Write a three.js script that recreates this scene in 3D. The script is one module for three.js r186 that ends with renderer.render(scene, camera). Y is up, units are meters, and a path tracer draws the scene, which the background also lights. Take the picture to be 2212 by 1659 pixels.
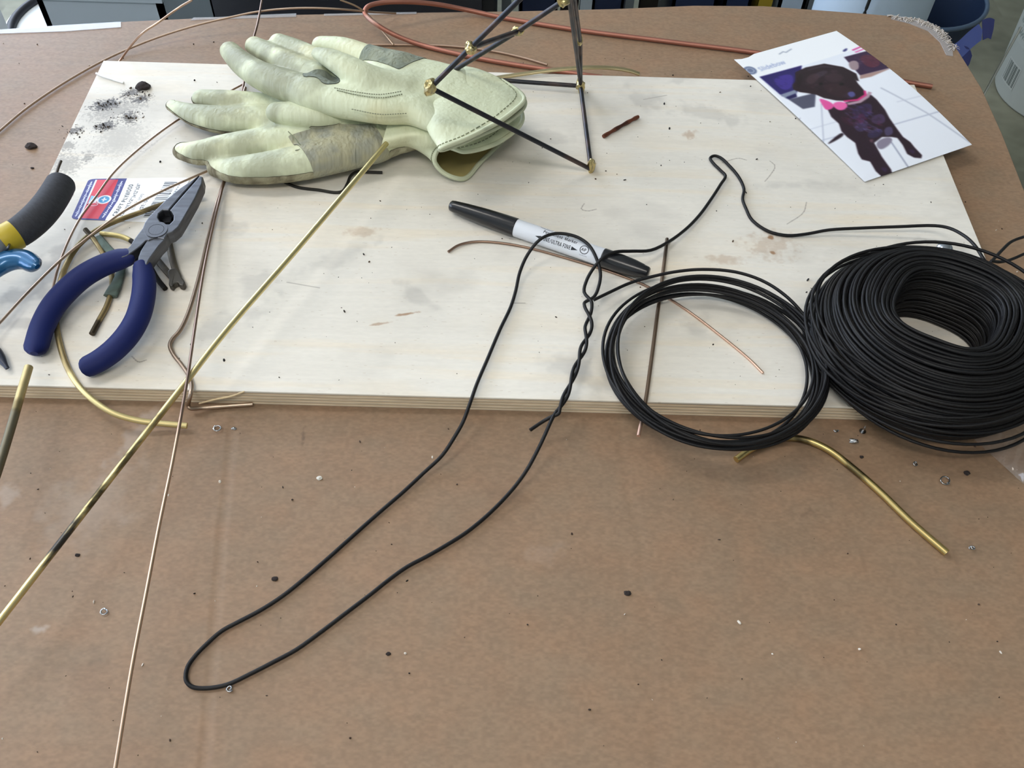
import * as THREE from 'three';
import { RectAreaLightUniformsLib } from 'three/addons/lights/RectAreaLightUniformsLib.js';
import { RoundedBoxGeometry } from 'three/addons/geometries/RoundedBoxGeometry.js';
import { mergeGeometries } from 'three/addons/utils/BufferGeometryUtils.js';

// ---------------------------------------------------------------- camera, light, exposure
// origin: middle of the plywood board, y = 0 is the face of the cardboard, metres
const scene = new THREE.Scene();
scene.background = new THREE.Color(0x9fb2c4);
const camera = new THREE.PerspectiveCamera(44.43, 2212 / 1659, 0.02, 30);
camera.position.set(0.0001, 0.4302, 0.4635);
camera.rotation.order = 'YXZ';
camera.rotation.set(-0.916, -0.01633, 0.03943);
const renderer = new THREE.WebGLRenderer({ antialias: true });
renderer.toneMapping = THREE.LinearToneMapping;
renderer.toneMappingExposure = 0.84;
renderer.shadowMap.enabled = true;
renderer.shadowMap.type = THREE.PCFSoftShadowMap;
RectAreaLightUniformsLib.init();
const DAY = { color: 0xd9e6fc, intensity: 6.5 };       // overcast daylight in the glazed shop window
const TUBE = { color: 0xfff8f0, intensity: 13.5 };      // fluorescent ceiling fittings
const WIN = { x0: -3.3, x1: -1.2, y0: 0.1, y1: 1.85, z: -2.6 };
const SIDE = { z0: -1.7, z1: 1.1, y0: 0.1, y1: 1.7, x: -3.4, intensity: 5 };
const LIGHTS = [[-1.3, -0.4], [-0.2, 1.1]];
const CEIL = 1.95, FLOOR = -0.75;

// ---------------------------------------------------------------- helpers
const V = (p) => new THREE.Vector3(p[0], p[1], p[2]);
let seedState = 12345;
const rnd = () => { seedState = (seedState * 1664525 + 1013904223) >>> 0; return seedState / 4294967296; };
const reseed = (s) => { seedState = s >>> 0; };
const rr = (a, b) => a + (b - a) * rnd();
const clamp = (x, a = 0, b = 1) => Math.max(a, Math.min(b, x));
const mix = (a, b, t) => a + (b - a) * t;
const sm = (a, b, x) => { const t = clamp((x - a) / (b - a)); return t * t * (3 - 2 * t); };
function hash(x, y, z) {
  let h = Math.imul(x | 0, 374761393) ^ Math.imul(y | 0, 668265263) ^ Math.imul(z | 0, 2147483647 - 987654321);
  h = Math.imul(h ^ (h >>> 13), 1274126177); h ^= h >>> 16;
  return (h >>> 0) / 4294967296;
}
function noise(x, y, z = 0) {
  const xi = Math.floor(x), yi = Math.floor(y), zi = Math.floor(z);
  let fx = x - xi, fy = y - yi, fz = z - zi;
  fx = fx * fx * (3 - 2 * fx); fy = fy * fy * (3 - 2 * fy); fz = fz * fz * (3 - 2 * fz);
  const L = (k) => mix(mix(hash(xi, yi, k), hash(xi + 1, yi, k), fx), mix(hash(xi, yi + 1, k), hash(xi + 1, yi + 1, k), fx), fy);
  return fz === 0 ? L(zi) : mix(L(zi), L(zi + 1), fz);
}
const fbm = (x, y, z = 0, o = 4) => { let s = 0, a = 0.5, n = 0; for (let i = 0; i < o; i++) { s += a * noise(x, y, z + i * 7); n += a; a *= 0.5; x *= 2.03; y *= 2.03; z *= 2.03; } return s / n; };
const lin = (c) => { const k = new THREE.Color(c); return [k.r, k.g, k.b]; };
const mix3 = (a, b, t) => [mix(a[0], b[0], t), mix(a[1], b[1], t), mix(a[2], b[2], t)];

const names = new Map();
function numbered(n) { const k = names.get(n) || 0; names.set(n, k + 1); return k ? n + '_' + String(k).padStart(3, '0') : n; }
function shade(o) { o.castShadow = true; o.receiveShadow = true; return o; }
function tag(o, label, category, group, kind) {
  if (label) o.userData.label = label;
  if (category) o.userData.category = category;
  if (group) o.userData.group = group;
  if (kind) o.userData.kind = kind;
  return o;
}
function mesh(name, geo, m, parent) { const o = shade(new THREE.Mesh(geo, m)); o.name = name; if (parent) parent.add(o); return o; }
function top(name, geo, m, label, category, group, kind) { const o = mesh(numbered(name), geo, m); scene.add(o); return tag(o, label, category, group, kind); }
function thing(name, label, category, group) { const o = new THREE.Group(); o.name = numbered(name); scene.add(o); return tag(o, label, category, group); }
function structure(name, geo, m) { const o = mesh(name, geo, m); o.userData.kind = 'structure'; scene.add(o); return o; }
// put the origin of a one-mesh thing or a group at its base
function mat(color, roughness = 0.6, metalness = 0, extra = {}) { return new THREE.MeshPhysicalMaterial({ color, roughness, metalness, ...extra }); }
const box = (x0, x1, y0, y1, z0, z1) => { const g = new THREE.BoxGeometry(x1 - x0, y1 - y0, z1 - z0); g.translate((x0 + x1) / 2, (y0 + y1) / 2, (z0 + z1) / 2); return g; };
const rbox = (w, h, d, r, s = 2) => new RoundedBoxGeometry(w, h, d, s, r);

// sweep a (flattened) round section along points; the section stays level
function sweep(pts, r, o = {}) {
  const { closed = false, radial = 8, k = 1, cap = 'flat', color = null, smooth = true, n = Math.max(2, Math.round((o.per || 5) * (pts.length - 1))), w = 1 } = o;
  let P;
  if (smooth) {
    const c = new THREE.CatmullRomCurve3(pts.map(V), closed, 'centripetal');
    P = []; for (let i = 0; i <= n - (closed ? 1 : 0); i++) P.push(c.getPoint(i / n));
  } else P = pts.map(V);
  const N = P.length, R = typeof r === 'function' ? r : () => r, rings = [];
  const up = new THREE.Vector3(0, 1, 0), zz = new THREE.Vector3(0, 0, 1);
  for (let i = 0; i < N; i++) {
    const a = P[closed ? (i - 1 + N) % N : Math.max(0, i - 1)], b = P[closed ? (i + 1) % N : Math.min(N - 1, i + 1)];
    const T = b.clone().sub(a).normalize();
    let S = T.clone().cross(up); if (S.length() < 0.15) S = T.clone().cross(zz); S.normalize();
    const U = S.clone().cross(T).normalize();
    rings.push({ c: P[i], T, S, U, r: R(N > 1 ? i / (closed ? N : N - 1) : 0, i), t: i / (N - 1 || 1) });
  }
  if (cap === 'round' && !closed) {
    const a = rings[0], b = rings[N - 1], pre = [], post = [];
    for (const s of [0.95, 0.75, 0.45]) {
      const q = Math.sqrt(1 - s * s);
      pre.push({ ...a, c: a.c.clone().addScaledVector(a.T, -a.r * s * (o.capLen || 1)), r: a.r * q });
      post.unshift({ ...b, c: b.c.clone().addScaledVector(b.T, b.r * s * (o.capLen || 1)), r: b.r * q });
    }
    rings.unshift(...pre); rings.push(...post);
  }
  const pos = [], nor = [], uv = [], col = [], idx = [];
  const put = (p, nn, u, v, c) => { pos.push(p.x, p.y, p.z); nor.push(nn.x, nn.y, nn.z); uv.push(u, v); if (color) col.push(...c); };
  const p = new THREE.Vector3(), nn = new THREE.Vector3();
  let len = 0;
  rings.forEach((g, i) => {
    if (i) len += g.c.distanceTo(rings[i - 1].c);
    for (let j = 0; j <= radial; j++) {
      const a = j / radial * Math.PI * 2, ca = Math.cos(a), sa = Math.sin(a);
      p.copy(g.c).addScaledVector(g.S, ca * g.r * w).addScaledVector(g.U, sa * g.r * k);
      nn.set(0, 0, 0).addScaledVector(g.S, ca / w).addScaledVector(g.U, sa / k).normalize();
      put(p, nn, j / radial, len, color && color(g.t, a, p));
    }
  });
  const M = rings.length, q = radial + 1;
  for (let i = 0; i < M - (closed ? 0 : 1); i++) for (let j = 0; j < radial; j++) {
    const a = i * q + j, b = ((i + 1) % M) * q + j;
    idx.push(a, b, a + 1, a + 1, b, b + 1);
  }
  if (!closed) for (const e of [0, M - 1]) {
    const g = rings[e], d = g.T.clone().multiplyScalar(e ? 1 : -1), c0 = pos.length / 3, cc = color && color(g.t, 0, g.c);
    put(g.c, d, 0, 0, cc);
    for (let j = 0; j <= radial; j++) { const s = (e * q + j) * 3; put(new THREE.Vector3(pos[s], pos[s + 1], pos[s + 2]), d, 0, 0, cc); }
    for (let j = 0; j < radial; j++) idx.push(c0, c0 + j + 1 + (e ? 1 : 0), c0 + j + 1 + (e ? 0 : 1));
  }
  const geo = new THREE.BufferGeometry();
  geo.setAttribute('position', new THREE.Float32BufferAttribute(pos, 3));
  geo.setAttribute('normal', new THREE.Float32BufferAttribute(nor, 3));
  geo.setAttribute('uv', new THREE.Float32BufferAttribute(uv, 2));
  if (color) geo.setAttribute('color', new THREE.Float32BufferAttribute(col, 3));
  geo.setIndex(idx);
  return geo;
}
// irregular lump
function lump(r, sx, sy, sz, seed, amp = 0.35, det = 2) {
  const g = new THREE.IcosahedronGeometry(1, det), p = g.attributes.position;
  for (let i = 0; i < p.count; i++) {
    const x = p.getX(i), y = p.getY(i), z = p.getZ(i), s = r * (1 - amp / 2 + amp * fbm(x * 1.7 + seed, y * 1.7 + 5, z * 1.7 + 9, 2) * 1.6);
    p.setXYZ(i, x * s * sx, y * s * sy, z * s * sz);
  }
  g.computeVertexNormals(); return g;
}
// flat outline [x,z] with thickness, chamfered, top face at y
function plate(poly, yTop, th, bevel = 0.0006, holes = []) {
  const s = new THREE.Shape(poly.map(([x, z]) => new THREE.Vector2(x, -z)));
  for (const h of holes) s.holes.push(new THREE.Path(h.map(([x, z]) => new THREE.Vector2(x, -z))));
  const g = new THREE.ExtrudeGeometry(s, { depth: th - 2 * bevel, bevelEnabled: bevel > 0, bevelThickness: bevel, bevelSize: bevel, bevelOffset: -bevel, bevelSegments: 2, curveSegments: 8, steps: 1 });
  g.rotateX(-Math.PI / 2); g.translate(0, yTop - th + bevel, 0);
  return g;
}
function spline2(poly, per = 6) { const c = new THREE.CatmullRomCurve3(poly.map(([x, z]) => new THREE.Vector3(x, 0, z)), true, 'centripetal'); return c.getPoints(per * poly.length).slice(0, -1).map((p) => [p.x, p.z]); }
function dataTex(w, h, fn, srgb = true) {
  const d = new Uint8Array(w * h * 4);
  for (let j = 0; j < h; j++) for (let i = 0; i < w; i++) { const c = fn((i + 0.5) / w, (j + 0.5) / h), k = (j * w + i) * 4; d[k] = clamp(c[0], 0, 255); d[k + 1] = clamp(c[1], 0, 255); d[k + 2] = clamp(c[2], 0, 255); d[k + 3] = 255; }
  const t = new THREE.DataTexture(d, w, h, THREE.RGBAFormat);
  t.magFilter = THREE.LinearFilter; t.minFilter = THREE.LinearFilter; t.wrapS = t.wrapT = THREE.RepeatWrapping;
  if (srgb) t.colorSpace = THREE.SRGBColorSpace; t.needsUpdate = true; return t;
}
function canvasTex(w, h, draw) {
  const c = document.createElement('canvas'); c.width = w; c.height = h; draw(c.getContext('2d'), w, h);
  const t = new THREE.CanvasTexture(c); t.colorSpace = THREE.SRGBColorSpace; return t;
}
function planarUV(g, x0, x1, z0, z1) { const p = g.attributes.position, u = g.attributes.uv; for (let i = 0; i < p.count; i++) u.setXY(i, (p.getX(i) - x0) / (x1 - x0), (p.getZ(i) - z0) / (z1 - z0)); return g; }
// a mark of matter in a texture: soft-edged ragged blot at [x,z]
function blot(x, z, b) {
  const [bx, bz, rx, rz, ang, str, gr] = b, c = Math.cos(ang), s = Math.sin(ang), dx = x - bx, dz = z - bz;
  const e = Math.hypot((dx * c + dz * s) / rx, (-dx * s + dz * c) / rz);
  if (e > 1.6) return 0;
  return str * sm(1.25, 0.35, e + (fbm(x * gr, z * gr, 3, 3) - 0.5) * 1.7);
}

// ---------------------------------------------------------------- the workshop
const wallMat = mat(0xc9cbc4, 0.85), floorTex = dataTex(512, 512, (u, v) => { const n = fbm(u * 9, v * 9, 1, 5), g = fbm(u * 90, v * 90, 2, 2); const k = 0.8 + 0.35 * n + 0.18 * (g - 0.5); return [140 * k, 140 * k, 122 * k]; });
floorTex.repeat.set(3, 3);
structure('floor', box(-3.4, 3.4, FLOOR - 0.1, FLOOR, -2.8, 2.6), mat(0xffffff, 0.55, 0, { map: floorTex }));
structure('ceiling', box(-3.4, 3.4, CEIL, CEIL + 0.1, -2.8, 2.6), mat(0xd8d8d2, 0.9));
structure('wall_left', mergeGeometries([
  box(-3.5, SIDE.x, FLOOR - 0.1, SIDE.y0, -2.8, 2.6), box(-3.5, SIDE.x, SIDE.y1, CEIL + 0.1, -2.8, 2.6),
  box(-3.5, SIDE.x, SIDE.y0, SIDE.y1, -2.8, SIDE.z0), box(-3.5, SIDE.x, SIDE.y0, SIDE.y1, SIDE.z1, 2.6)]), wallMat);
structure('wall_right', box(3.4, 3.5, FLOOR - 0.1, CEIL + 0.1, -2.8, 2.6), wallMat);
structure('wall_front', box(-3.5, 3.5, FLOOR - 0.1, CEIL + 0.1, 2.6, 2.7), wallMat);
structure('wall_back', mergeGeometries([
  box(-3.4, WIN.x0, FLOOR, CEIL, WIN.z - 0.1, WIN.z), box(WIN.x1, 3.4, FLOOR, CEIL, WIN.z - 0.1, WIN.z),
  box(WIN.x0, WIN.x1, FLOOR, WIN.y0, WIN.z - 0.1, WIN.z), box(WIN.x0, WIN.x1, WIN.y1, CEIL, WIN.z - 0.1, WIN.z)]), wallMat);
{
  const wn = new THREE.Group(); wn.name = 'window_1'; wn.userData.kind = 'structure'; scene.add(wn);
  const fr = mat(0xdedfda, 0.5), wx = (WIN.x1 - WIN.x0) / 3;
  const glow = mat(0xe8eef5, 0.4, 0, { emissive: DAY.color, emissiveIntensity: 3.0 });
  for (let i = 0; i < 3; i++) mesh('pane', box(WIN.x0 + wx * i + 0.03, WIN.x0 + wx * (i + 1) - 0.03, WIN.y0 + 0.03, WIN.y1 - 0.03, WIN.z - 0.06, WIN.z - 0.05), glow, wn);
  for (let i = 0; i <= 3; i++) mesh('mullion', box(WIN.x0 + wx * i - 0.03, WIN.x0 + wx * i + 0.03, WIN.y0, WIN.y1, WIN.z - 0.08, WIN.z - 0.02), fr, wn);
  for (const y of [WIN.y0, WIN.y1]) mesh('window_rail', box(WIN.x0, WIN.x1, y - 0.03, y + 0.03, WIN.z - 0.08, WIN.z - 0.02), fr, wn);
  const l = new THREE.RectAreaLight(DAY.color, DAY.intensity, WIN.x1 - WIN.x0 - 0.1, WIN.y1 - WIN.y0 - 0.1);
  l.position.set((WIN.x0 + WIN.x1) / 2, (WIN.y0 + WIN.y1) / 2, WIN.z + 0.01); l.lookAt(l.position.x, l.position.y, 5); l.castShadow = true; l.name = 'window_daylight'; scene.add(l);
}
{
  const wn = new THREE.Group(); wn.name = 'window_2'; wn.userData.kind = 'structure'; scene.add(wn);
  const fr = mat(0xdedfda, 0.5), wz = (SIDE.z1 - SIDE.z0) / 4, glow = mat(0xe8eef5, 0.4, 0, { emissive: DAY.color, emissiveIntensity: 2.5 });
  for (let i = 0; i < 4; i++) mesh('pane', box(SIDE.x - 0.06, SIDE.x - 0.05, SIDE.y0 + 0.03, SIDE.y1 - 0.03, SIDE.z0 + wz * i + 0.03, SIDE.z0 + wz * (i + 1) - 0.03), glow, wn);
  for (let i = 0; i <= 4; i++) mesh('mullion', box(SIDE.x - 0.08, SIDE.x - 0.02, SIDE.y0, SIDE.y1, SIDE.z0 + wz * i - 0.03, SIDE.z0 + wz * i + 0.03), fr, wn);
  for (const y of [SIDE.y0, SIDE.y1]) mesh('window_rail', box(SIDE.x - 0.08, SIDE.x - 0.02, y - 0.03, y + 0.03, SIDE.z0, SIDE.z1), fr, wn);
  const l = new THREE.RectAreaLight(DAY.color, SIDE.intensity, SIDE.z1 - SIDE.z0 - 0.1, SIDE.y1 - SIDE.y0 - 0.1);
  l.position.set(SIDE.x + 0.01, (SIDE.y0 + SIDE.y1) / 2, (SIDE.z0 + SIDE.z1) / 2); l.lookAt(5, l.position.y, l.position.z); l.castShadow = true; l.name = 'side_daylight'; scene.add(l);
}
LIGHTS.forEach(([x, z], i) => {
  const f = thing('ceiling_light', ['long fluorescent ceiling fitting nearest the window', 'long fluorescent ceiling fitting farther from the window'][i], 'ceiling light', 'ceiling lights');
  f.position.set(x, CEIL, z);
  mesh('housing', box(-0.62, 0.62, -0.06, 0, -0.16, 0.16), mat(0xe6e6e2, 0.5), f);
  mesh('diffuser', box(-0.6, 0.6, -0.075, -0.06, -0.15, 0.15), mat(0xf4f1e8, 0.5, 0, { emissive: TUBE.color, emissiveIntensity: 3.0 }), f);
  const l = new THREE.RectAreaLight(TUBE.color, TUBE.intensity, 1.2, 0.3);
  l.position.set(x, CEIL - 0.08, z); l.lookAt(x, -5, z + 1e-4); l.castShadow = true; l.name = 'fitting_light'; scene.add(l);
});

// ---------------------------------------------------------------- bench and its cardboard cover
const CARD = [...[[-.4057,-.2069],[-.3079,-.2247],[-.2063,-.239],[-.1015,-.2482],[.0051,-.2568],[.0862,-.2648],[.153,-.2735],[.2121,-.276],[.2892,-.2697],[.3312,-.2657],[.3472,-.2596],[.3547,-.251],[.3587,-.2344],[.3611,-.2181],[.3655,-.1686],[.3644,-.1116],[.3609,-.0499]], [0.352, 0.1], [0.345, 0.3], [0.342, 0.52], [-0.74, 0.52], [-0.74, -0.15]];
const cw = [-0.76, 0.40, -0.30, 0.54];
const paleMarks = [[...[[-.1999,.1784]][0], 0.006, 0.024, 0.35, 0.55, 160], [...[[-.2125,.2221]][0], 0.02, 0.03, 0.5, 0.3, 110], [...[[-.257,.2145]][0], 0.006, 0.007, 0, 0.45, 200], [...[[-.2172,.2878]][0], 0.0045, 0.0022, -0.5, 0.7, 300], [...[[.0245,.2408]][0], 0.01, 0.007, 0, 0.15, 200]];
const darkMarks = [[...[[-.1088,.1725]][0], 0.0012, 0.006, -0.1, 0.4, 600], [...[[.1125,.1913]][0], 0.004, 0.003, 0, 0.12, 300], [...[[.3266,-.0809]][0], 0.012, 0.008, 0, 0.1, 200], [...[[-.1866,.3081]][0], 0.008, 0.012, 0, 0.14, 200], [...[[.0052,.2074]][0], 0.012, 0.006, 0.4, 0.14, 200], [...[[.1612,.2141]][0], 0.006, 0.002, -0.4, 0.3, 300]];
const cardTex = dataTex(2048, 1480, (u, v) => {
  const x = mix(cw[0], cw[1], u), z = mix(cw[2], cw[3], v);
  const big = fbm(x * 6 + 3, z * 6, 1, 4), mid = fbm(x * 45, z * 60, 2, 3), fib = fbm(x * 500, z * 900, 4, 2), rib = 0.5 + 0.5 * Math.sin(z * 2 * Math.PI / 0.0075 + fbm(x * 3, z * 10, 8, 2) * 4);
  let k = 1 + 0.08 * (big - 0.5) + 0.05 * (mid - 0.5) + 0.16 * (fib - 0.5) + 0.008 * (rib - 0.5);
  const red = (fbm(x * 70, z * 90, 12, 3) - 0.5) * 9;
  let c = [(147 + red) * k, 121 * k, (97 - red * 0.4) * k];
  for (const b of paleMarks) { const a = blot(x, z, b); if (a) c = mix3(c, [178, 166, 158], a); }
  for (const b of darkMarks) { const a = blot(x, z, b); if (a) c = mix3(c, [84, 66, 54], a); }
  return c;
});
// relief: corrugation telegraphing through, slow waviness and two fold lines
const folds = [[[-.1488,.1628],[-.141,.2335],[-.1257,.3487]], [[.0643,.1544],[.0739,.2407],[.0728,.3444]]];
const cardBump = dataTex(1024, 740, (u, v) => {
  const x = mix(cw[0], cw[1], u), z = mix(cw[2], cw[3], v);
  let h = 0.5 + 0.35 * (fbm(x * 7, z * 5, 21, 2) - 0.5) + 0.004 * Math.sin(z * 2 * Math.PI / 0.0075) + 0.03 * (fbm(x * 160, z * 160, 5, 3) - 0.5);
  folds.forEach((f, i) => { for (let j = 0; j < 2; j++) { const [ax, az] = f[j], [bx, bz] = f[j + 1], t = (z - az) / (bz - az); if (t >= -0.02 && t <= 1.02) { const d = Math.abs(x - mix(ax, bx, t)); h -= (i ? 0.03 : 0.08) * sm(0.004, 0.0005, d); break; } } });
  return [h * 255, h * 255, h * 255];
}, false);
{
  const g = planarUV(plate(CARD, 0, 0.004, 0.0006), cw[0], cw[1], cw[2], cw[3]);
  const card = thing('cardboard_sheet', 'brown cardboard sheet covering the whole bench under everything', 'cardboard');
  mesh('sheet', g, mat(0xffffff, 0.48, 0, { specularIntensity: 0.88, map: cardTex, bumpMap: cardBump, bumpScale: 0.003 }), card);
  // packing tape folded over the rim
  const tapeM = mat(0xf2f5fa, 0.16, 0, { transmission: 0.75, thickness: 0, ior: 1.45, specularIntensity: 1 });
  const tapeB = dataTex(256, 64, (u, v) => { const n = fbm(u * 40, v * 9, 3, 3) * 255; return [n, n, n]; }, false);
  tapeM.bumpMap = tapeB; tapeM.bumpScale = 0.0012;
  const strip = (poly, nm, label) => { const o = mesh(nm, plate(poly, 0.0005, 0.0007, 0.0001), tapeM, card); if (label) o.userData.label = label; };
  strip([[-.4334,-.1932],[-.4037,-.2012],[-.3545,-.207],[-.3121,-.2152],[-.3142,-.223],[-.3573,-.216],[-.4057,-.2069],[-.4362,-.2007]], 'packing_tape', 'shiny clear packing tape along the left rear rim');
  strip([[-.2596,-.228],[-.2386,-.2311],[-.2055,-.2343],[-.176,-.2379],[-.1767,-.2427],[-.2063,-.239],[-.2391,-.2338],[-.2583,-.2321]], 'packing_tape');
  strip([[-.1537,-.2405],[-.1163,-.2439],[-.0786,-.2474],[-.0789,-.2501],[-.1166,-.2467],[-.1541,-.2432]], 'packing_tape');
  const fray = mat(0xc0b6ac, 0.8);
  reseed(5);
  const tufts = [];
  const rim = [[.3194,0,-.265],[.3307,0,-.2635],[.3415,0,-.26],[.3497,0,-.2542],[.3536,0,-.2469],[.3561,0,-.2389],[.3574,0,-.2297],[.3591,0,-.2219]];
  for (let i = 0; i < 220; i++) {
    const t = rnd() * (rim.length - 1), k = Math.floor(t), a = rim[k], b = rim[k + 1], f = t - k;
    const x = mix(a[0], b[0], f) + rr(-0.0015, 0.0008), z = mix(a[2], b[2], f) + rr(-0.0008, 0.0015), dx = rr(-0.006, 0.004), dz = rr(-0.004, 0.006);
    tufts.push(sweep([[x, 0, z], [x + dx * 0.5, rr(0.0004, 0.0016), z + dz * 0.5], [x + dx, 0.0003, z + dz]], rr(0.00012, 0.0003), { n: 4, radial: 4, w: 2 }));
  }
  strip([[.3166,-.2614],[.3307,-.2552],[.3435,-.245],[.349,-.2293],[.3494,-.2111],[.3544,-.21],[.3583,-.2271],[.3552,-.247],[.3475,-.2589],[.3311,-.265],[.3179,-.267]], 'packing_tape', 'crumpled clear tape over the worn rear right corner');
  const tf = mesh('torn_edge', mergeGeometries(tufts), fray, card); tf.userData.label = 'whitish torn paper fibres at the worn corner';
}
{
  const t = thing('work_bench', 'low bench whose top is hidden under the brown cardboard', 'bench');
  const inset = CARD.map(([x, z]) => [x * 0.985 - 0.002, (z - 0.1) * 0.975 + 0.1]);
  mesh('bench_top', plate(inset, -0.0045, 0.028, 0.002), mat(0x8d8a80, 0.6), t);
  for (const [x, z] of [[-0.66, -0.08], [0.27, -0.18], [0.27, 0.44], [-0.66, 0.44]]) mesh('leg', box(x - 0.02, x + 0.02, FLOOR, -0.0325, z - 0.02, z + 0.02), mat(0x4b4c4e, 0.5, 0.6), t);
}

// ---------------------------------------------------------------- plywood board 610 x 305 x 12
const BW = 0.305, BD = 0.1525, BT = 0.012;
{
  const soot = [...[[-.2671,-.1209],[-.2887,-.0994],[-.2653,-.1071],[-.2678,-.085],[-.2821,-.0754],[-.3022,-.0694],[-.2801,-.0945],[-.2738,-.1144],[-.302,-.0528],[-.2845,-.0413],[-.2977,-.0335],[-.2681,-.0618]]].map((p, i) => [p[0], p[1], [0.004, 0.011, 0.008, 0.006, 0.008, 0.006, 0.02, 0.007, 0.006, 0.004, 0.012, 0.02][i], [0.004, 0.006, 0.004, 0.008, 0.005, 0.004, 0.012, 0.005, 0.005, 0.006, 0.012, 0.02][i], -0.4, [0.7, 0.75, 0.7, 0.5, 0.7, 0.6, 0.22, 0.6, 0.3, 0.3, 0.25, 0.12][i], 900]);
  const smudge = [...[[.126,-.1512],[.0997,-.1242],[.1488,-.1073],[.0327,-.0756],[-.2762,.1079],[-.2737,.055],[-.2887,.0865],[-.107,.0485],[-.053,.0777],[.0405,.1314],[.0672,.0733],[.2724,.0212],[.1889,-.0334],[-.1483,.0737],[-.1645,.1039],[.1129,.0939],[-.2175,.0528],[-.1944,.0144],[-.0104,.0112]]].map((p, i) => [p[0], p[1], 0.012 + (i * 7 % 5) * 0.004, 0.005 + (i * 3 % 4) * 0.002, (i * 1.3) % 1.5 - 0.7, [0.13, 0.17, 0.16, 0.13, 0.26, 0.28, 0.36, 0.14, 0.16, 0.16, 0.14, 0.14, 0.14, 0.14, 0.16, 0.14, 0.3, 0.18, 0.1][i], 150]);
  const brown = [...[[.17,.0181],[.1687,.032],[-.0574,.0921],[-.073,.1006],[.1692,.0253],[.139,.0389],[-.1318,-.0914],[.1281,-.0851],[-.0926,.0231]]].map((p, i) => [p[0], p[1], [0.0022, 0.0018, 0.006, 0.008, 0.016, 0.012, 0.004, 0.004, 0.01][i], [0.0018, 0.0016, 0.001, 0.001, 0.012, 0.004, 0.002, 0.006, 0.004][i], [0, 0, -0.25, -0.25, 0, 0, 0, 0.9, 0][i], [0.7, 0.65, 0.6, 0.4, 0.2, 0.2, 0.3, 0.3, 0.2][i], 300]);
  const scr = [[[.1475,-.0547],[.1594,-.0601],[.1647,-.0584]], [[.181,-.0581],[.1838,-.0533],[.1791,-.0434],[.1743,-.0365]], [[.1991,-.0166],[.1951,-.0061],[.1826,.0051]], [[.0507,-.009],[.0487,-.0036],[.0529,-.002],[.0585,-.004]], [[.0225,.027],[.0019,.0261]], [[.098,-.1241],[.1155,-.13]], [[-.1323,.0692],[-.1121,.0731]], [[-.2103,.1299],[-.2054,.1338],[-.2016,.1323]], [[.005,.0812],[.0122,.081]], [[-.2071,-.0748],[-.1822,-.0801]]].map((s) => s.length < 3 ? s : new THREE.CatmullRomCurve3(s.map(([x, z]) => new THREE.Vector3(x, 0, z))).getPoints(7).map((p) => [p.x, p.z]));
  const top_ = dataTex(2048, 1024, (u, v) => {
    const x = mix(-BW, BW, u), z = mix(-BD, BD, v);
    const wv = z + 0.012 * (fbm(x * 7, z * 9, 31, 3) - 0.5), g1 = fbm(x * 9, wv * 130, 2, 4), g2 = fbm(x * 40, wv * 700, 3, 2), cl = fbm(x * 10, z * 14, 5, 4), fi = fbm(x * 300, z * 900, 6, 2);
    let k = 1 + 0.03 * (g1 - 0.5) + 0.025 * (g2 - 0.5) + 0.09 * (cl - 0.5) + 0.03 * (fi - 0.5);
    const warm = sm(0.56, 0.78, g1) * 0.5 + sm(0.55, 0.8, fbm(x * 16, wv * 40, 9, 3)) * 0.4;
    let c = [231 * k, (226 - 7 * warm) * k, (215 - 17 * warm) * k];
    const pore = hash(Math.floor(u * 2048 / 5), Math.floor(v * 1024), 77); if (pore > 0.997) c = mix3(c, [170, 150, 125], 0.3);
    const dirt = sm(0.5, 0.8, fbm(x * 22, z * 30, 14, 4)) * 0.2; c = mix3(c, [150, 146, 140], dirt);
    for (const b of brown) { const a = blot(x, z, b); if (a) c = mix3(c, [140, 96, 62], a); }
    for (const b of smudge) { const a = blot(x, z, b); if (a) c = mix3(c, [128, 126, 124], a); }
    for (const b of soot) { const a = blot(x, z, b); if (a) c = mix3(c, [38, 34, 32], a); }
    for (const s of scr) for (let i = 0; i + 1 < s.length; i++) {
      const [ax, az] = s[i], [bx, bz] = s[i + 1], l2 = (bx - ax) ** 2 + (bz - az) ** 2, t = clamp(((x - ax) * (bx - ax) + (z - az) * (bz - az)) / l2);
      const d = Math.hypot(x - mix(ax, bx, t), z - mix(az, bz, t)); if (d < 0.001) c = mix3(c, [120, 112, 104], 0.4 * sm(0.0006, 0.0001, d));
    }
    return c;
  });
  const b = thing('plywood_board', 'pale birch plywood board lying on the cardboard, scattered with wire and tools', 'plywood board');
  const lam = [0.0016, 0.0012, 0.0015, 0.0012, 0.0015, 0.0012, 0.0015, 0.0012, 0.0011];
  let y = BT;
  lam.forEach((t, i) => {
    const y0 = i === lam.length - 1 ? 0.0002 : y - t, e = i % 2 ? -0.0007 : (i ? -0.0002 : 0);
    const g = i ? box(-BW - e, BW + e, y0, y, -BD - e, BD + e) : rbox(BW * 2, t, BD * 2, 0.0004, 1).translate(0, y - t / 2, 0);
    const tex = dataTex(256, 16, (u, v) => { const k = 0.86 + 0.28 * fbm(u * 34 + i * 9, v * 3, i + 40, 3), d = i % 2 ? [196, 174, 144] : [226, 210, 184]; return [d[0] * k, d[1] * k, d[2] * k]; });
    const m = i ? mat(0xffffff, 0.75, 0, { map: tex }) : mat(0xffffff, 0.5, 0, { map: top_ });
    if (!i) planarUV(g, -BW, BW, -BD, BD);
    mesh(i ? 'ply_layer' : 'face_veneer', g, m, b);
    y -= t;
  });
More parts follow.
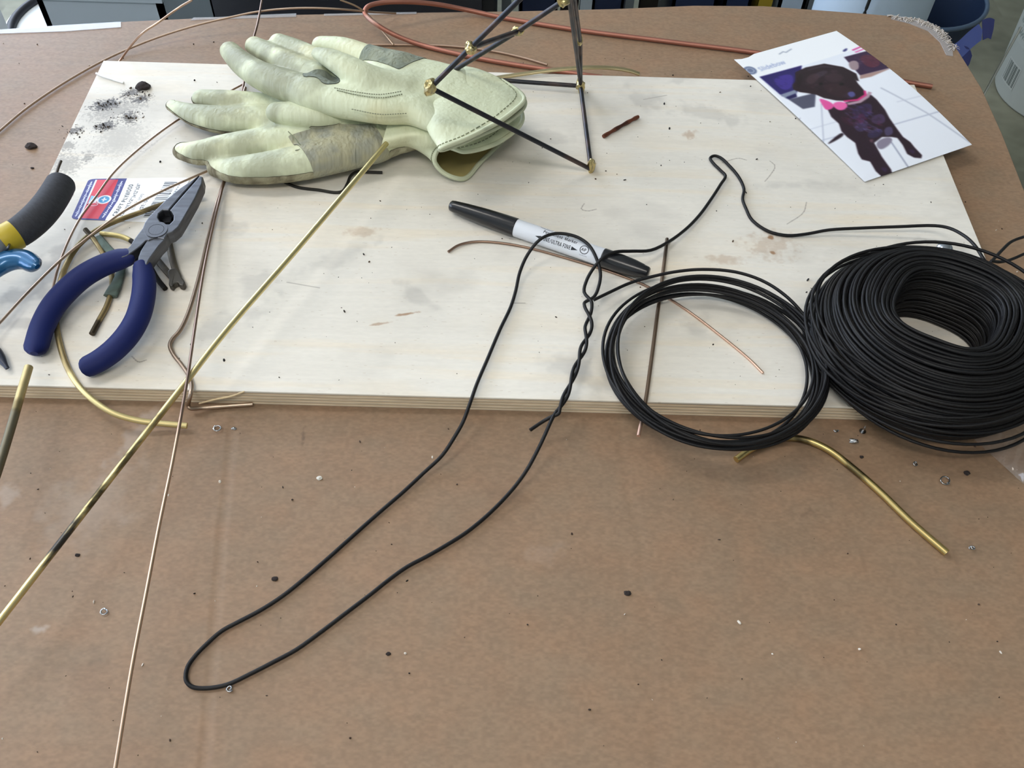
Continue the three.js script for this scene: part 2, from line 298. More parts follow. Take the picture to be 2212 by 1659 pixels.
  // splinter standing off the front edge
  const sp = mesh('splinter', sweep([[-.169,.003,.1551],[-.1579,.007,.1545],[-.1496,.01,.1546],[-.1425,.0118,.1525]], (t) => 0.0007 * (1 - 0.6 * Math.abs(t - 0.5)), { n: 12, radial: 5 }), mat(0xd9c29a, 0.7), b); sp.userData.label = 'pale splinter peeling off the front edge';
}

// ---------------------------------------------------------------- printed sticker on the board
{
  // corners on the board: A far left, B far right, C near right, D near left
  const A = [-.2774,.0122,-.0191], B = [-.2108,.0122,-.0234], C2 = [-.2189,.0122,.0208], D = [-.2778,.0122,.0194];
  const W2 = 900, H2 = 560;
  const t = canvasTex(W2, H2, (c) => {
    c.fillStyle = '#f4f7fa'; c.fillRect(0, 0, W2, H2);
    c.fillStyle = '#2b2f86'; c.fillRect(0, 0, 335, H2);
    c.fillStyle = '#d8324a'; c.fillRect(78, 14, 185, H2 - 28);
    c.fillStyle = '#dfe3f2'; c.fillRect(62, 14, 16, H2 - 28);
    // emblem: ringed disc over a pedestal, in white and light blue
    c.fillStyle = '#f1eef4'; c.beginPath(); c.arc(212, 300, 62, 0, 7); c.fill();
    c.fillStyle = '#4aa6de'; c.beginPath(); c.arc(212, 300, 46, 0, 7); c.fill(); c.fillStyle = '#eef3fa'; c.fillRect(190, 292, 44, 14); c.fillRect(204, 270, 14, 58);
    c.fillStyle = '#8cc7ea'; c.beginPath(); c.moveTo(88, 240); c.lineTo(150, 262); c.lineTo(150, 330); c.lineTo(88, 350); c.fill();
    c.fillStyle = '#f3f1f4'; c.beginPath(); c.moveTo(100, 300); c.lineTo(152, 285); c.lineTo(152, 338); c.lineTo(96, 372); c.fill();
    c.strokeStyle = '#e8d9e2'; c.lineWidth = 6; c.beginPath(); c.ellipse(130, 360, 46, 22, 0.2, 0, 7); c.stroke();
    const up = (s, x, y, f, col, len) => { c.save(); c.translate(x, y); c.rotate(-Math.PI / 2); c.font = f; c.fillStyle = col; c.textAlign = 'left'; c.textBaseline = 'alphabetic'; c.fillText(s, 0, 0, len); c.restore(); };
    // white script running up both blue bars, too fine to read
    c.strokeStyle = '#e4e8fb'; c.lineWidth = 6;
    for (const [x, a] of [[36, 11], [300, 13]]) { c.beginPath(); for (let y = 40; y < 530; y += 4) { const q = x + Math.sin(y * 0.31) * a * (0.55 + 0.45 * Math.sin(y * 0.083)) + Math.sin(y * 0.77) * 4; y === 40 ? c.moveTo(q, y) : c.lineTo(q, y); } c.stroke(); }
    up('CRAFT PLYWOOD', 415, 505, 'bold 54px sans-serif', '#34363c', 420);
    up('12mm(1/2")x12"x24"', 478, 505, 'bold 46px sans-serif', '#44464c', 430);
    up('(craft use)', 545, 420, '44px sans-serif', '#55585e', 300);
    up('VST: USA', 625, 430, 'bold 46px sans-serif', '#3c3e44', 330);
    c.fillStyle = '#5d6168'; let y = 60; let s = 7; while (y < 500) { s = (s * 73 + 41) % 101; const h = 4 + s % 13; c.fillRect(680, y, 120, h); y += h + 5 + (s * 3) % 10; }
    c.fillStyle = '#9aa0a8'; for (let y2 = 90; y2 < 470; y2 += 26) c.fillRect(826, y2, 16, 12 + (y2 * 7) % 9);
  });
  const s = new THREE.Shape(), w = 1, r = 0.07; // unit rounded rectangle mapped onto the four corners
  s.moveTo(r, 0); s.lineTo(1 - r, 0); s.quadraticCurveTo(1, 0, 1, r); s.lineTo(1, 1 - r); s.quadraticCurveTo(1, 1, 1 - r, 1); s.lineTo(r, 1); s.quadraticCurveTo(0, 1, 0, 1 - r); s.lineTo(0, r); s.quadraticCurveTo(0, 0, r, 0);
  const g = new THREE.ExtrudeGeometry(s, { depth: 1, bevelEnabled: false, curveSegments: 6 }), p = g.attributes.position, uv = g.attributes.uv;
  for (let i = 0; i < p.count; i++) {
    const a = p.getX(i), b = p.getY(i), h = p.getZ(i);
    const x = mix(mix(D[0], C2[0], a), mix(A[0], B[0], a), b), z = mix(mix(D[2], C2[2], a), mix(A[2], B[2], a), b);
    uv.setXY(i, a, b); p.setXYZ(i, x, 0.01205 + 0.00025 * h, z);
  }
  g.computeVertexNormals();
  top('price_sticker', g, mat(0xffffff, 0.35, 0, { map: t }), 'white product sticker with red and blue panel and barcode on the board', 'sticker');
}

// ---------------------------------------------------------------- colour print of a dog
{
  const W2 = 620, H2 = 992;
  const t = canvasTex(W2, H2, (c) => {
    const poly = (a, col) => { c.fillStyle = col; c.beginPath(); for (let i = 0; i < a.length; i += 2) i ? c.lineTo(a[i], a[i + 1]) : c.moveTo(a[i], a[i + 1]); c.closePath(); c.fill(); };
    const soft = (a, col) => { c.fillStyle = col; c.beginPath(); const n = a.length / 2, m = (i) => [(a[2 * (i % n)] + a[2 * ((i + 1) % n)]) / 2, (a[2 * (i % n) + 1] + a[2 * ((i + 1) % n) + 1]) / 2]; c.moveTo(...m(0)); for (let i = 1; i <= n; i++) { const k = i % n, q = m(i); c.quadraticCurveTo(a[2 * k], a[2 * k + 1], q[0], q[1]); } c.closePath(); c.fill(); };
    const line = (a, col, w) => { c.strokeStyle = col; c.lineWidth = w; c.beginPath(); for (let i = 0; i < a.length; i += 2) i ? c.lineTo(a[i], a[i + 1]) : c.moveTo(a[i], a[i + 1]); c.stroke(); };
    c.fillStyle = '#fbfdff'; c.fillRect(0, 0, W2, H2);
    // tiled floor of the picture and its joints
    poly([25,175,256,190,595,190,659,411,620,992,0,992,-16,571,-8,526], '#f0f4fc');
    line([158,478,-1,705], '#9aa0b8', 3); line([-3,606,199,618], '#c2c7d8', 3); line([-39,688,132,703], '#b0b6ca', 4);
    line([368,743,673,761], '#a0a6bd', 4); line([483,504,562,742,620,977], '#c3c8d6', 9); line([483,622,678,642], '#ccd0de', 4); line([280,832,244,993], '#8f95ac', 6);
    // furniture behind the dog
    poly([25,175,265,186,108,359,58,376,29,351], '#2a2064'); soft([65,209,195,217,110,320,55,316], '#43328c');
    poly([29,336,116,335,106,362,36,378], '#8a93a8'); poly([42,384,187,398,117,483,58,472], '#55566a'); poly([40,364,102,360,89,385,42,384], '#241f52');
    poly([490,221,622,228,631,399,459,381,467,336], '#3a2442'); soft([549,247,626,259,616,360,528,362], '#5a2a3c'); soft([482,260,534,274,486,344,446,327], '#a08a90'); poly([459,381,638,402,499,415,440,405], '#b09088');
    line([566,190,636,182], '#e0459a', 10); line([566,212,647,204], '#e65aa6', 8); soft([528,166,562,159,538,182,515,181], '#3c3c78');
    // the dog
    poly([201,220,270,209,370,223,432,288,452,362,424,418,418,404,423,378,408,431,399,491,379,522,345,530,291,522,235,489,196,449,178,409,146,380,123,361,108,331,126,299,156,281], '#2b1a22');
    poly([164,512,275,522,408,527,409,566,397,642,378,698,366,752,352,827,361,868,356,902,354,958,337,972,310,956,296,925,316,870,324,822,304,806,263,788,204,805,177,893,161,976,145,1004,92,993,90,958,108,897,82,871,92,833,126,770,117,722,119,679,142,630,140,577], '#2c1a26');
    soft([117,685,66,699,14,719,6,726,62,719,114,706], '#2a1b26');
    soft([208,806,277,794,306,818,253,849,193,857], '#8d8598');
    // sheen and wet patches printed on its coat
    c.globalAlpha = 0.4;
    soft([259,278,324,265,350,285,302,304,250,314], '#5b5064'); soft([362,270,402,308,347,324], '#4b3540'); soft([276,468,341,466,347,500,305,512], '#4d4a86'); soft([262,399,287,394,256,428,244,423], '#7d6a68');
    soft([268,565,376,567,335,634,241,667,223,629], '#453a78'); soft([201,649,278,654,239,722,177,720], '#5d5590'); soft([290,659,376,651,350,716,287,710], '#6b5590'); soft([221,732,317,738,257,785,198,773], '#3e3c70'); soft([309,742,354,747,326,794,277,794], '#7a78b4');
    soft([254,616,297,617,257,674,220,680], '#6b2448'); soft([179,583,219,627,191,682,162,631], '#4a2034'); soft([194,778,221,783,192,806], '#b07e86'); soft([318,899,348,920,319,942], '#4e3a6e'); soft([121,944,156,960,123,987], '#4c3470');
    reseed(3); c.globalAlpha = 0.45;
    const dab = (cx, cy, sx, sy, n, cols, r0, r1) => { for (let i = 0; i < n; i++) { const a = rnd() * 6.3, q = Math.sqrt(rnd()); c.fillStyle = cols[Math.floor(rnd() * cols.length)]; c.beginPath(); c.ellipse(cx + Math.cos(a) * q * sx, cy + Math.sin(a) * q * sy, rr(r0, r1), rr(r0, r1) * 0.3, 0.9 + rr(-0.7, 0.7), 0, 7); c.fill(); } };
    dab(...[262,646], 75, 120, 260, ['#2c1a26', '#2c1a26', '#453a78', '#5d5590', '#6b2448', '#3a1c2c', '#7a70a8', '#241420'], 5, 15);
    dab(...[293,341], 110, 60, 90, ['#2b1a22', '#3a2028', '#4a3038', '#1e1218', '#52424e'], 5, 14);
    dab(...[567,297], 60, 60, 60, ['#3a2442', '#5a2a3c', '#7d6a80', '#2a1a34'], 4, 10); dab(...[74,253], 50, 40, 40, ['#2a2064', '#43328c', '#1f184c'], 4, 12);
    dab(...[150,845], 30, 60, 40, ['#2c1a26', '#3a2440', '#1e1220'], 4, 10); c.globalAlpha = 1;
    // face: brow, muzzle, nose, eyes
    c.globalAlpha = 0.7; soft([201,293,262,263,295,285,254,324,199,339], '#46323a'); soft([293,309,362,306,392,352,348,381,294,365], '#3d2a32'); soft([239,365,310,372,352,431,352,494,289,497,238,451], '#38222a');
    c.globalAlpha = 1; soft([244,344,265,345,254,364,235,359], '#0e090c'); soft([330,389,353,391,341,410,320,405], '#0e090c'); soft([316,463,352,466,343,498,307,502], '#57548c');
    c.globalAlpha = 0.5; soft([187,254,234,234,162,323,124,330], '#1a0f14'); soft([436,347,446,376,417,420,411,393], '#1a0f14'); line([266,232,345,237,390,269], '#6a6070', 5); c.globalAlpha = 1;
    // collar and bow
    line([266,534,327,545,383,531,418,508], '#b79aa8', 17); line([263,509,328,530,384,516,401,488], '#d6347e', 12);
    soft([172,438,192,462,206,492,201,520,175,532,147,527,157,486], '#e85aa2'); soft([206,499,243,500,270,528,248,556,206,561,192,532], '#ee6aac');
    // header: round badge and a blurred line of text, a pencil note
    c.fillStyle = '#6c7897'; c.beginPath(); c.ellipse(...[17,111], 30, 34, 0, 0, 7); c.fill(); c.strokeStyle = '#c9d4e2'; c.lineWidth = 4; c.beginPath(); c.ellipse(...[17,111], 17, 20, 0, 0, 7); c.stroke();
    const [hx, hy] = [58,125]; c.save(); c.translate(hx, hy); c.fillStyle = '#7f8fbf'; c.font = '44px sans-serif'; c.fillText('Slidebow', 0, 14, 150); c.restore();
    line([225,56,258,45,266,57,311,42], '#8a93a8', 5);
    poly([-22,538,12,516,-19,543], '#3c3c50');
    // printed at low resolution: soften
    const cp = document.createElement('canvas'); cp.width = W2; cp.height = H2; cp.getContext('2d').drawImage(c.canvas, 0, 0); c.filter = 'blur(3px)'; c.drawImage(cp, 0, 0); c.filter = 'none';
  });
  const A = V([.1712,.0135,-.1764]), B = V([.2587,.0135,-.2201]), C2 = V([.3277,.0135,-.081]), D = V([.2421,.0135,-.0377]);
  const nu = 16, nv = 24, pos = [], uv = [], idx = [];
  for (const s of [0, 1]) for (let j = 0; j <= nv; j++) for (let i = 0; i <= nu; i++) {
    const u = i / nu, v = j / nv, p = A.clone().lerp(B, u).lerp(D.clone().lerp(C2, u), v);
    p.y += 0.0035 * Math.sin(Math.PI * v) * u + 0.0012 * Math.sin(Math.PI * v) - 0.0003 + (s ? -0.00022 : 0);
    if (j === 0 && i > 0 && i < 3) p.lerp(D.clone().lerp(C2, u), 0.012);   // nick in the top edge
    pos.push(p.x, p.y, p.z); uv.push(u, 1 - v);
  }
  const q = nu + 1, o = q * (nv + 1);
  for (let j = 0; j < nv; j++) for (let i = 0; i < nu; i++) { const a = j * q + i; idx.push(a, a + q, a + 1, a + 1, a + q, a + q + 1, o + a, o + a + 1, o + a + q, o + a + 1, o + a + q + 1, o + a + q); }
  const rim = []; for (let i = 0; i < nu; i++) rim.push(i); for (let j = 0; j < nv; j++) rim.push(j * q + nu); for (let i = nu; i > 0; i--) rim.push(nv * q + i); for (let j = nv; j > 0; j--) rim.push(j * q);
  rim.forEach((a, i) => { const b = rim[(i + 1) % rim.length]; idx.push(a, b, a + o, b, b + o, a + o); });
  const g = new THREE.BufferGeometry(); g.setAttribute('position', new THREE.Float32BufferAttribute(pos, 3)); g.setAttribute('uv', new THREE.Float32BufferAttribute(uv, 2)); g.setIndex(idx); g.computeVertexNormals();
  top('photo_print', g, mat(0xffffff, 0.3, 0, { map: t, clearcoat: 0.3, clearcoatRoughness: 0.25 }), 'glossy colour print of a dark dog with pink bow on the board corner', 'photo print');
}

// ---------------------------------------------------------------- felt marker
{
  const a = V([-.0369,.0175,.003]), b = V([.0877,.0175,.0592]), L = a.distanceTo(b);
  const m = thing('felt_marker', 'black and white twin-tip marker pen lying on the plywood', 'marker pen');
  m.position.copy(a); m.position.y = BT + 0.0061; // axis; lies on the board
  const d = b.clone().sub(a); m.rotation.y = -Math.atan2(d.z, d.x);
  const lathe = (pts) => { const g = new THREE.LatheGeometry(pts.map(([x, r]) => new THREE.Vector2(r, x)), 40); g.rotateZ(-Math.PI / 2); return g; };
  const blk = mat(0x14151a, 0.28, 0, { clearcoat: 0.3, clearcoatRoughness: 0.2 });
  const e1 = L * 0.345, e2 = L * 0.775;
  mesh('cap', lathe([[0, 0], [0.0001, 0.0024], [0.0009, 0.0034], [0.003, 0.0038], [0.004, 0.0039], [0.012, 0.0047], [0.024, 0.0055], [0.036, 0.0059], [e1 - 0.0006, 0.0061], [e1, 0.0058], [e1, 0.005]]), blk, m).userData.label = 'long glossy black cap';
  mesh('cap', lathe([[e2, 0.005], [e2, 0.0057], [e2 + 0.0006, 0.006], [e2 + 0.012, 0.0058], [L - 0.010, 0.0052], [L - 0.0045, 0.0044], [L - 0.004, 0.0041], [L - 0.0012, 0.0038], [L - 0.0002, 0.0031], [L, 0]]), blk, m).userData.label = 'short black cap';
  const bt = canvasTex(1024, 640, (c, w, h) => {
    c.fillStyle = '#dfe3ea'; c.fillRect(0, 0, w, h);
    c.fillStyle = '#23242a'; c.textBaseline = 'alphabetic';
    // h spans the girth; the row at h/2 faces straight up
    c.font = 'italic bold 120px serif'; c.fillText('Sharpie', 330, 262, 420);
    c.lineWidth = 9; c.strokeStyle = '#23242a'; c.beginPath(); c.moveTo(270, 268); c.quadraticCurveTo(330, 300, 420, 284); c.stroke();
    c.font = 'bold 56px sans-serif'; c.fillText('Permanent  Marker', 330, 352, 400);
    c.font = 'bold 62px sans-serif'; c.fillText('FINE/ULTRA FINE', 340, 436, 340);
    c.beginPath(); c.moveTo(332, 394); c.lineTo(332, 436); c.lineTo(262, 415); c.fill(); c.beginPath(); c.moveTo(688, 394); c.lineTo(688, 436); c.lineTo(762, 415); c.fill();
    c.lineWidth = 8; c.beginPath(); c.arc(830, 385, 46, 0, 7); c.stroke(); c.font = 'bold 46px sans-serif'; c.fillText('AP', 796, 402, 66);
    c.font = '24px sans-serif'; c.fillStyle = '#777c86'; c.fillText('conforms', 788, 460, 90);
  });
  const g = new THREE.CylinderGeometry(0.0057, 0.0057, e2 - e1 + 0.002, 48, 1, true), uv = g.attributes.uv, p = g.attributes.position;
  g.rotateZ(-Math.PI / 2); g.translate((e1 + e2) / 2, 0, 0);   // axis along +x
  for (let i = 0; i < p.count; i++) {   // girth coordinate: 0 underneath, .25 near side, .5 straight up
    let k = Math.atan2(p.getZ(i), -p.getY(i)) / (Math.PI * 2); if (k < 0) k += 1;
    uv.setXY(i, (p.getX(i) - e1) / (e2 - e1), k);
  }
  mesh('barrel', g.toNonIndexed(), mat(0xffffff, 0.3, 0, { map: bt, clearcoat: 0.2 }), m);
  const bg = m.children[m.children.length - 1].geometry, bu = bg.attributes.uv;
  for (let f = 0; f < bu.count; f += 3) { const ks = [0, 1, 2].map((i) => bu.getY(f + i)); if (Math.max(...ks) - Math.min(...ks) > 0.5) for (let i = 0; i < 3; i++) if (ks[i] < 0.5) bu.setY(f + i, ks[i] + 1); }
}

// ---------------------------------------------------------------- metals
const BRASS = lin(0xbfae80), BRIGHT = lin(0xdfcf98), BURNT = lin(0x3a342e), BRONZE = lin(0x8d6a55), COPPER = lin(0xb87055), PALECU = lin(0xcf9a76), STEEL = lin(0x4a4a50), OLIVE = lin(0x6d6044);
const metal = (roughness = 0.35, metalness = 1) => new THREE.MeshPhysicalMaterial({ color: 0xffffff, vertexColors: true, roughness, metalness });
const M_POL = metal(0.36), M_DULL = metal(0.52, 0.9), M_BURN = metal(0.5, 0.75);
// tarnish: list of [t0, t1, colour] scale patches with ragged ends, over a base colour
const patina = (base, patches = [], sp = 0.12, seed = 1) => (t, a, p) => {
  const n = fbm(p.x * 260 + seed, p.z * 260, p.y * 260 + a, 3); let c = base.map((q) => q * (1 + sp * (n - 0.5) * 2));
  for (const [t0, t1, pc, str = 1] of patches) { const w = (fbm(p.x * 160 + seed * 3, p.z * 160, a * 0.8, 2) - 0.5) * 0.05; const k = sm(t0 - 0.012, t0 + 0.012, t + w) * (1 - sm(t1 - 0.012, t1 + 0.012, t + w)); c = mix3(c, pc, k * str); }
  return c;
};
const rod = (name, pts, r, base, patches, m, label, category, o = {}) => top(name, sweep(pts, r, { radial: 10, per: 8, ...o, color: patina(base, patches, o.sp, o.seed) }), m, label, category, o.group);

// ---------------------------------------------------------------- copper, bronze and brass stock, bottom of the pile first
rod('copper_rod', [...[[.0701,.0022,-.1645],[.0274,.0022,-.1726],[-.0158,.0022,-.182],[-.0526,.0022,-.1932],[-.0749,.003,-.201],[-.0932,.008,-.2049],[-.1059,.013,-.2091],[-.1134,.016,-.2143],[-.1162,.018,-.218],[-.1143,.02,-.2227],[-.1062,.02,-.2285],[-.0878,.018,-.235],[-.0627,.012,-.2432],[-.0367,.005,-.2475],[-.0062,.0022,-.2422],[.0503,.0022,-.2285],[.1317,.0022,-.2144],[.2041,.0022,-.2015],[.2634,.0022,-.1845],[.3039,.0022,-.1707],[.3252,.0022,-.1652]]], 0.0019, lin(0xb07a6a), [[0.3, 0.36, lin(0xd9b8ac), 0.7]], M_DULL, 'thick reddish copper rod bent into a hairpin at the rear edge', 'copper rod');
rod('brass_wire', [[-.1151,.0012,-.1998],[-.0897,.0012,-.2011],[-.0531,.0012,-.2017],[-.0163,.0012,-.1967],[.0094,.0012,-.1886],[.0282,.0012,-.1802]], 0.0010, lin(0xb39a88), [], M_DULL, 'thin tan wire in a shallow arc behind the upper glove', 'wire');
rod('brass_strip', [...[[-.0215,.0135,-.1382],[-.013,.0135,-.1421],[.0093,.0145,-.1476],[.0334,.016,-.1519],[.0579,.016,-.156],[.0757,.014,-.1593],[.0899,.012,-.1594],[.0975,.01,-.1586]]], 0.0012, lin(0xcbbb92), [[0, 0.12, lin(0xa5857a), 0.7]], M_POL, 'short curved brass strip at the rear edge behind the wire frame', 'brass strip', { w: 1.7 });
rod('copper_wire', [...[[-.2313,.055,-.1663],[-.2419,.05,-.1632],[-.2554,.045,-.1514],[-.2657,.04,-.1471],[-.2811,.024,-.1561],[-.2967,.006,-.1643],[-.3016,.0012,-.1616]]], 0.0008, lin(0xbda08c), [], M_POL, 'thin copper wire arching out from under the rear left of the board', 'wire');
rod('copper_wire', [...[[-.3782,.0015,-.0212],[-.3711,.0015,-.0529],[-.3614,.0015,-.0804],[-.3507,.0015,-.1076],[-.331,.0015,-.1425],[-.3078,.002,-.1723],[-.2801,.005,-.1928],[-.2497,.009,-.2066],[-.2213,.013,-.214],[-.1996,.016,-.2181],[-.1697,.02,-.2177],[-.1408,.02,-.2186],[-.1136,.012,-.2289],[-.0949,.004,-.2412]]], 0.0008, lin(0xad9784), [], M_DULL, 'long thin bronze wire sweeping across the rear left corner of the cardboard', 'wire');
rod('copper_wire', [...[[-.1336,.03,-.2146],[-.1219,.024,-.2162],[-.1139,.016,-.2182],[-.105,.008,-.2134],[-.0929,.003,-.1981]]], 0.0007, lin(0xb39c84), [], M_DULL, 'thin wire end crossing the copper hairpin at the rear rim', 'wire');
rod('copper_wire', [[-.195,.0145,-.1248],[-.2127,.0145,-.1045],[-.2331,.015,-.0789],[-.2509,.015,-.0478],[-.2613,.015,-.0225],[-.2664,.015,.0023],[-.2702,.015,.0208],[-.2712,.0155,.0423],[-.2707,.0155,.0624],[-.2691,.015,.0792],[-.2664,.0145,.0954]], 0.00075, lin(0xb39a8a), [], M_POL, 'thin copper wire curving from the gloves across the red sticker panel', 'wire');
rod('copper_wire', [[-.2958,.018,.1351],[-.2882,.018,.1125],[-.2805,.0175,.0883],[-.2694,.018,.0621],[-.2553,.02,.0407],[-.2406,.021,.0198],[-.222,.021,.0006],[-.1987,.017,-.0252],[-.1809,.015,-.0422]], 0.0008, lin(0xbda48e), [], M_POL, 'thin copper wire crossing over the sticker from the left edge to the gloves', 'wire');
rod('copper_wire', [[-.0362,.013,.0403],[-.0301,.0132,.0345],[-.0215,.013,.031],[-.0098,.0128,.0303],[.0107,.0128,.0337],[.0369,.0128,.0425],[.0653,.0128,.0539],[.0874,.0128,.0656],[.1083,.0128,.083],[.128,.0128,.1042],[.142,.0128,.1211],[.1481,.0128,.1304]], 0.0008, lin(0x9a8070), [[0.66, 1.1, lin(0xdcb8a2), 1]], M_POL, 'slim copper wire passing under the marker and inside the wire ring', 'wire');
rod('bronze_rod', [[.1025,.0132,.0233],[.0973,.0132,.0538],[.0911,.0132,.0885],[.0854,.0132,.1207],[.0793,.013,.1538],[.0742,.0118,.1754]], 0.0011, lin(0x83705f), [[0.93, 1.1, lin(0xd8b6a4), 1], [-0.1, 0.12, BURNT, 0.7]], M_DULL, 'straight bronze rod running under the loose wire ring off the board', 'rod');
rod('steel_wire', [[-.1491,.013,-.0214],[-.1397,.013,-.0162],[-.1241,.013,-.0137],[-.1129,.013,-.0119],[-.1088,.0132,-.0132],[-.1064,.014,-.0193],[-.1047,.015,-.0265],[-.101,.0145,-.0315],[-.0925,.0135,-.0326],[-.0845,.013,-.0331]], 0.0010, lin(0x33322f), [], M_BURN, 'dark bent wire peeking out below the lower glove', 'wire');

// tarnished brass hook, long bent brass around the pliers
rod('brass_rod', [[-.1985,.015,-.0037],[-.2086,.015,.0008],[-.2224,.0145,.0061],[-.2351,.0145,.0145],[-.2476,.0145,.0228],[-.2577,.015,.033],[-.2647,.0145,.0459],[-.2671,.0142,.0649],[-.2643,.0142,.0876],[-.2599,.014,.1055],[-.2527,.014,.1228],[-.243,.0142,.1402],[-.2319,.0142,.1541],[-.2212,.0135,.1633],[-.2099,.012,.1696],[-.1967,.0085,.1716],[-.1849,.006,.1713],[-.1718,.0042,.1712]], 0.0017, lin(0xac9a70), [[-0.1, 0.05, BURNT, 0.8], [0.1, 0.17, BURNT, 0.7], [0.18, 0.22, OLIVE, 0.9], [0.23, 0.4, lin(0x756a4c), 0.8], [0.5, 0.56, BURNT, 0.75], [0.66, 1.1, BRIGHT, 0.9]], M_DULL, 'long tarnished brass rod bent in a wide hook round the blue pliers', 'brass rod');
rod('brass_rod', [[-.2632,.0165,.0331],[-.2554,.015,.0412],[-.2467,.014,.0528],[-.2384,.0138,.068],[-.2347,.0138,.0805],[-.2339,.0138,.0943],[-.2352,.0138,.1052],[-.2364,.0138,.1158]], 0.0016, lin(0x978660), [[-0.1, 0.12, BURNT, 0.9], [0.86, 1.1, BURNT, 0.9], [0.5, 0.6, OLIVE, 0.8]], M_DULL, 'short scorched brass rod ending between the blue grips', 'brass rod');
rod('brass_rod', [[-.2537,.015,.0349],[-.2469,.015,.0355],[-.2392,.015,.0372],[-.2317,.0145,.0414],[-.2206,.0142,.0552],[-.2096,.014,.0714],[-.2031,.0138,.079]], 0.0016, lin(0xc9ba84), [[0.45, 1.1, lin(0x2a2724), 1]], M_DULL, 'stub of bright brass with a black burnt end under the pliers', 'brass rod');
// heat-greened strips and a forked scrap
{
  const verd = new THREE.MeshPhysicalMaterial({ color: 0xffffff, roughness: 0.75, metalness: 0.25, vertexColors: true });
  const green = (t, a, p) => mix3(lin(0x5d6a62), mix3(lin(0x87a39b), lin(0x3f4038), fbm(p.x * 500, p.z * 500, 3, 2)), fbm(p.x * 300, p.z * 300, p.y * 100, 3));
  top('metal_scrap', sweep([[-.2546,.015,.0379],[-.2474,.0152,.046],[-.2387,.015,.0551],[-.2331,.0146,.0639],[-.2329,.0144,.0753],[-.2338,.0142,.0865]], (t) => 0.0026 + 0.0016 * sm(0.6, 1, t), { n: 24, radial: 8, k: 0.4, color: green }), verd, 'grey-green corroded metal strip under the blue pliers', 'scrap');
  const gry = (t, a, p) => mix3(lin(0x4b4a48), lin(0x8a7f6a), fbm(p.x * 400, p.z * 400, 2, 3) * 0.7);
  const sc = thing('forked_scrap', 'dark forked scrap of steel beside the pliers, near the bronze rods', 'scrap');
  const gm = new THREE.MeshPhysicalMaterial({ color: 0xffffff, roughness: 0.5, metalness: 0.7, vertexColors: true });
  mesh('arm', sweep([[-.2123,.015,.0332],[-.2073,.0148,.0472],[-.2009,.0146,.0627],[-.197,.0145,.0702]], 0.0021, { n: 14, radial: 8, k: 0.5, color: gry }), gm, sc);
  mesh('arm', sweep([[-.219,.0146,.0495],[-.2112,.0146,.0584],[-.2054,.0146,.0652],[-.2001,.0145,.0711]], 0.0021, { n: 14, radial: 8, k: 0.5, color: gry }), gm, sc);
  mesh('jaw_piece', plate(spline2([[-.2039,.0663],[-.2005,.0639],[-.1968,.0668],[-.1943,.0714],[-.1915,.0755],[-.192,.0782],[-.1942,.0779],[-.196,.076],[-.1977,.0772],[-.1983,.0792],[-.2005,.0781],[-.2017,.0732]], 5), 0.0165, 0.0045, 0.0008), mat(0x55524d, 0.45, 0.7), sc);
}
// bronze rods right of the pliers
rod('bronze_rod', [[-.1923,.015,-.1197],[-.192,.015,-.0872],[-.1896,.015,-.0467],[-.1872,.015,-.022],[-.1876,.015,.0043],[-.1863,.015,.0384],[-.1847,.015,.0722],[-.1848,.015,.1001],[-.1868,.0145,.1122],[-.1897,.014,.1182],[-.19,.014,.1227],[-.1867,.014,.129],[-.1803,.014,.1365],[-.1744,.014,.1442],[-.1714,.0142,.1508],[-.1708,.0138,.1562],[-.1722,.01,.1585],[-.1734,.006,.1588],[-.1724,.005,.1599],[-.1659,.003,.1579],[-.1536,.0022,.1557],[-.1396,.002,.1538]], 0.0012, lin(0x9c8878), [[0.9, 1.1, lin(0xd0bca8), 0.8], [0.68, 0.74, lin(0xc8b4a4), 0.6]], M_POL, 'thicker bronze rod kinked near the board edge and bent along it', 'rod', { per: 8 });
rod('copper_wire', [[-.1984,.02,-.2281],[-.1969,.018,-.1974],[-.1972,.0155,-.1652],[-.1936,.015,-.1141],[-.1913,.015,-.0716],[-.187,.016,-.0194],[-.1835,.02,.0269],[-.178,.0265,.0754],[-.1704,.033,.1275],[-.1653,.0372,.1614],[-.1635,.0374,.1796],[-.1612,.036,.2153],[-.1609,.032,.2466],[-.1597,.029,.2784],[-.1582,.026,.314],[-.1554,.022,.3564],[-.155,.02,.3693]], 0.0009, lin(0x8a7468), [[0.66, 1.2, lin(0xcfb29a), 0.9]], M_POL, 'long straight copper wire running off the near edge over the brass rod', 'wire', { per: 6 });
// brass brazing rods
rod('brass_rod', [[-.0794,.039,-.031],[-.123,.0375,.0671],[-.1534,.036,.1328],[-.1686,.0335,.1679],[-.1959,.029,.2305],[-.2223,.026,.2943],[-.2302,.025,.3133]], 0.0017, BRIGHT, [[0.60, 0.625, BURNT, 0.8], [0.655, 0.685, BURNT, 0.9], [0.70, 0.755, lin(0x4c4a48), 1], [0.55, 0.565, OLIVE, 0.8]], M_POL, 'long straight bright brass rod leaning from the glove to the left edge', 'brass rod', { per: 30 });
rod('brass_rod', [[-.2539,.03,.1534],[-.2523,.03,.1711],[-.2502,.03,.1917],[-.2483,.03,.2141],[-.2468,.03,.2378]], 0.0023, BRASS, [[0.38, 1.2, lin(0x5c5a52), 0.85], [0.3, 0.4, OLIVE, 0.7]], M_DULL, 'short brass rod with grey scorched length at the left edge', 'brass rod', { per: 12 });
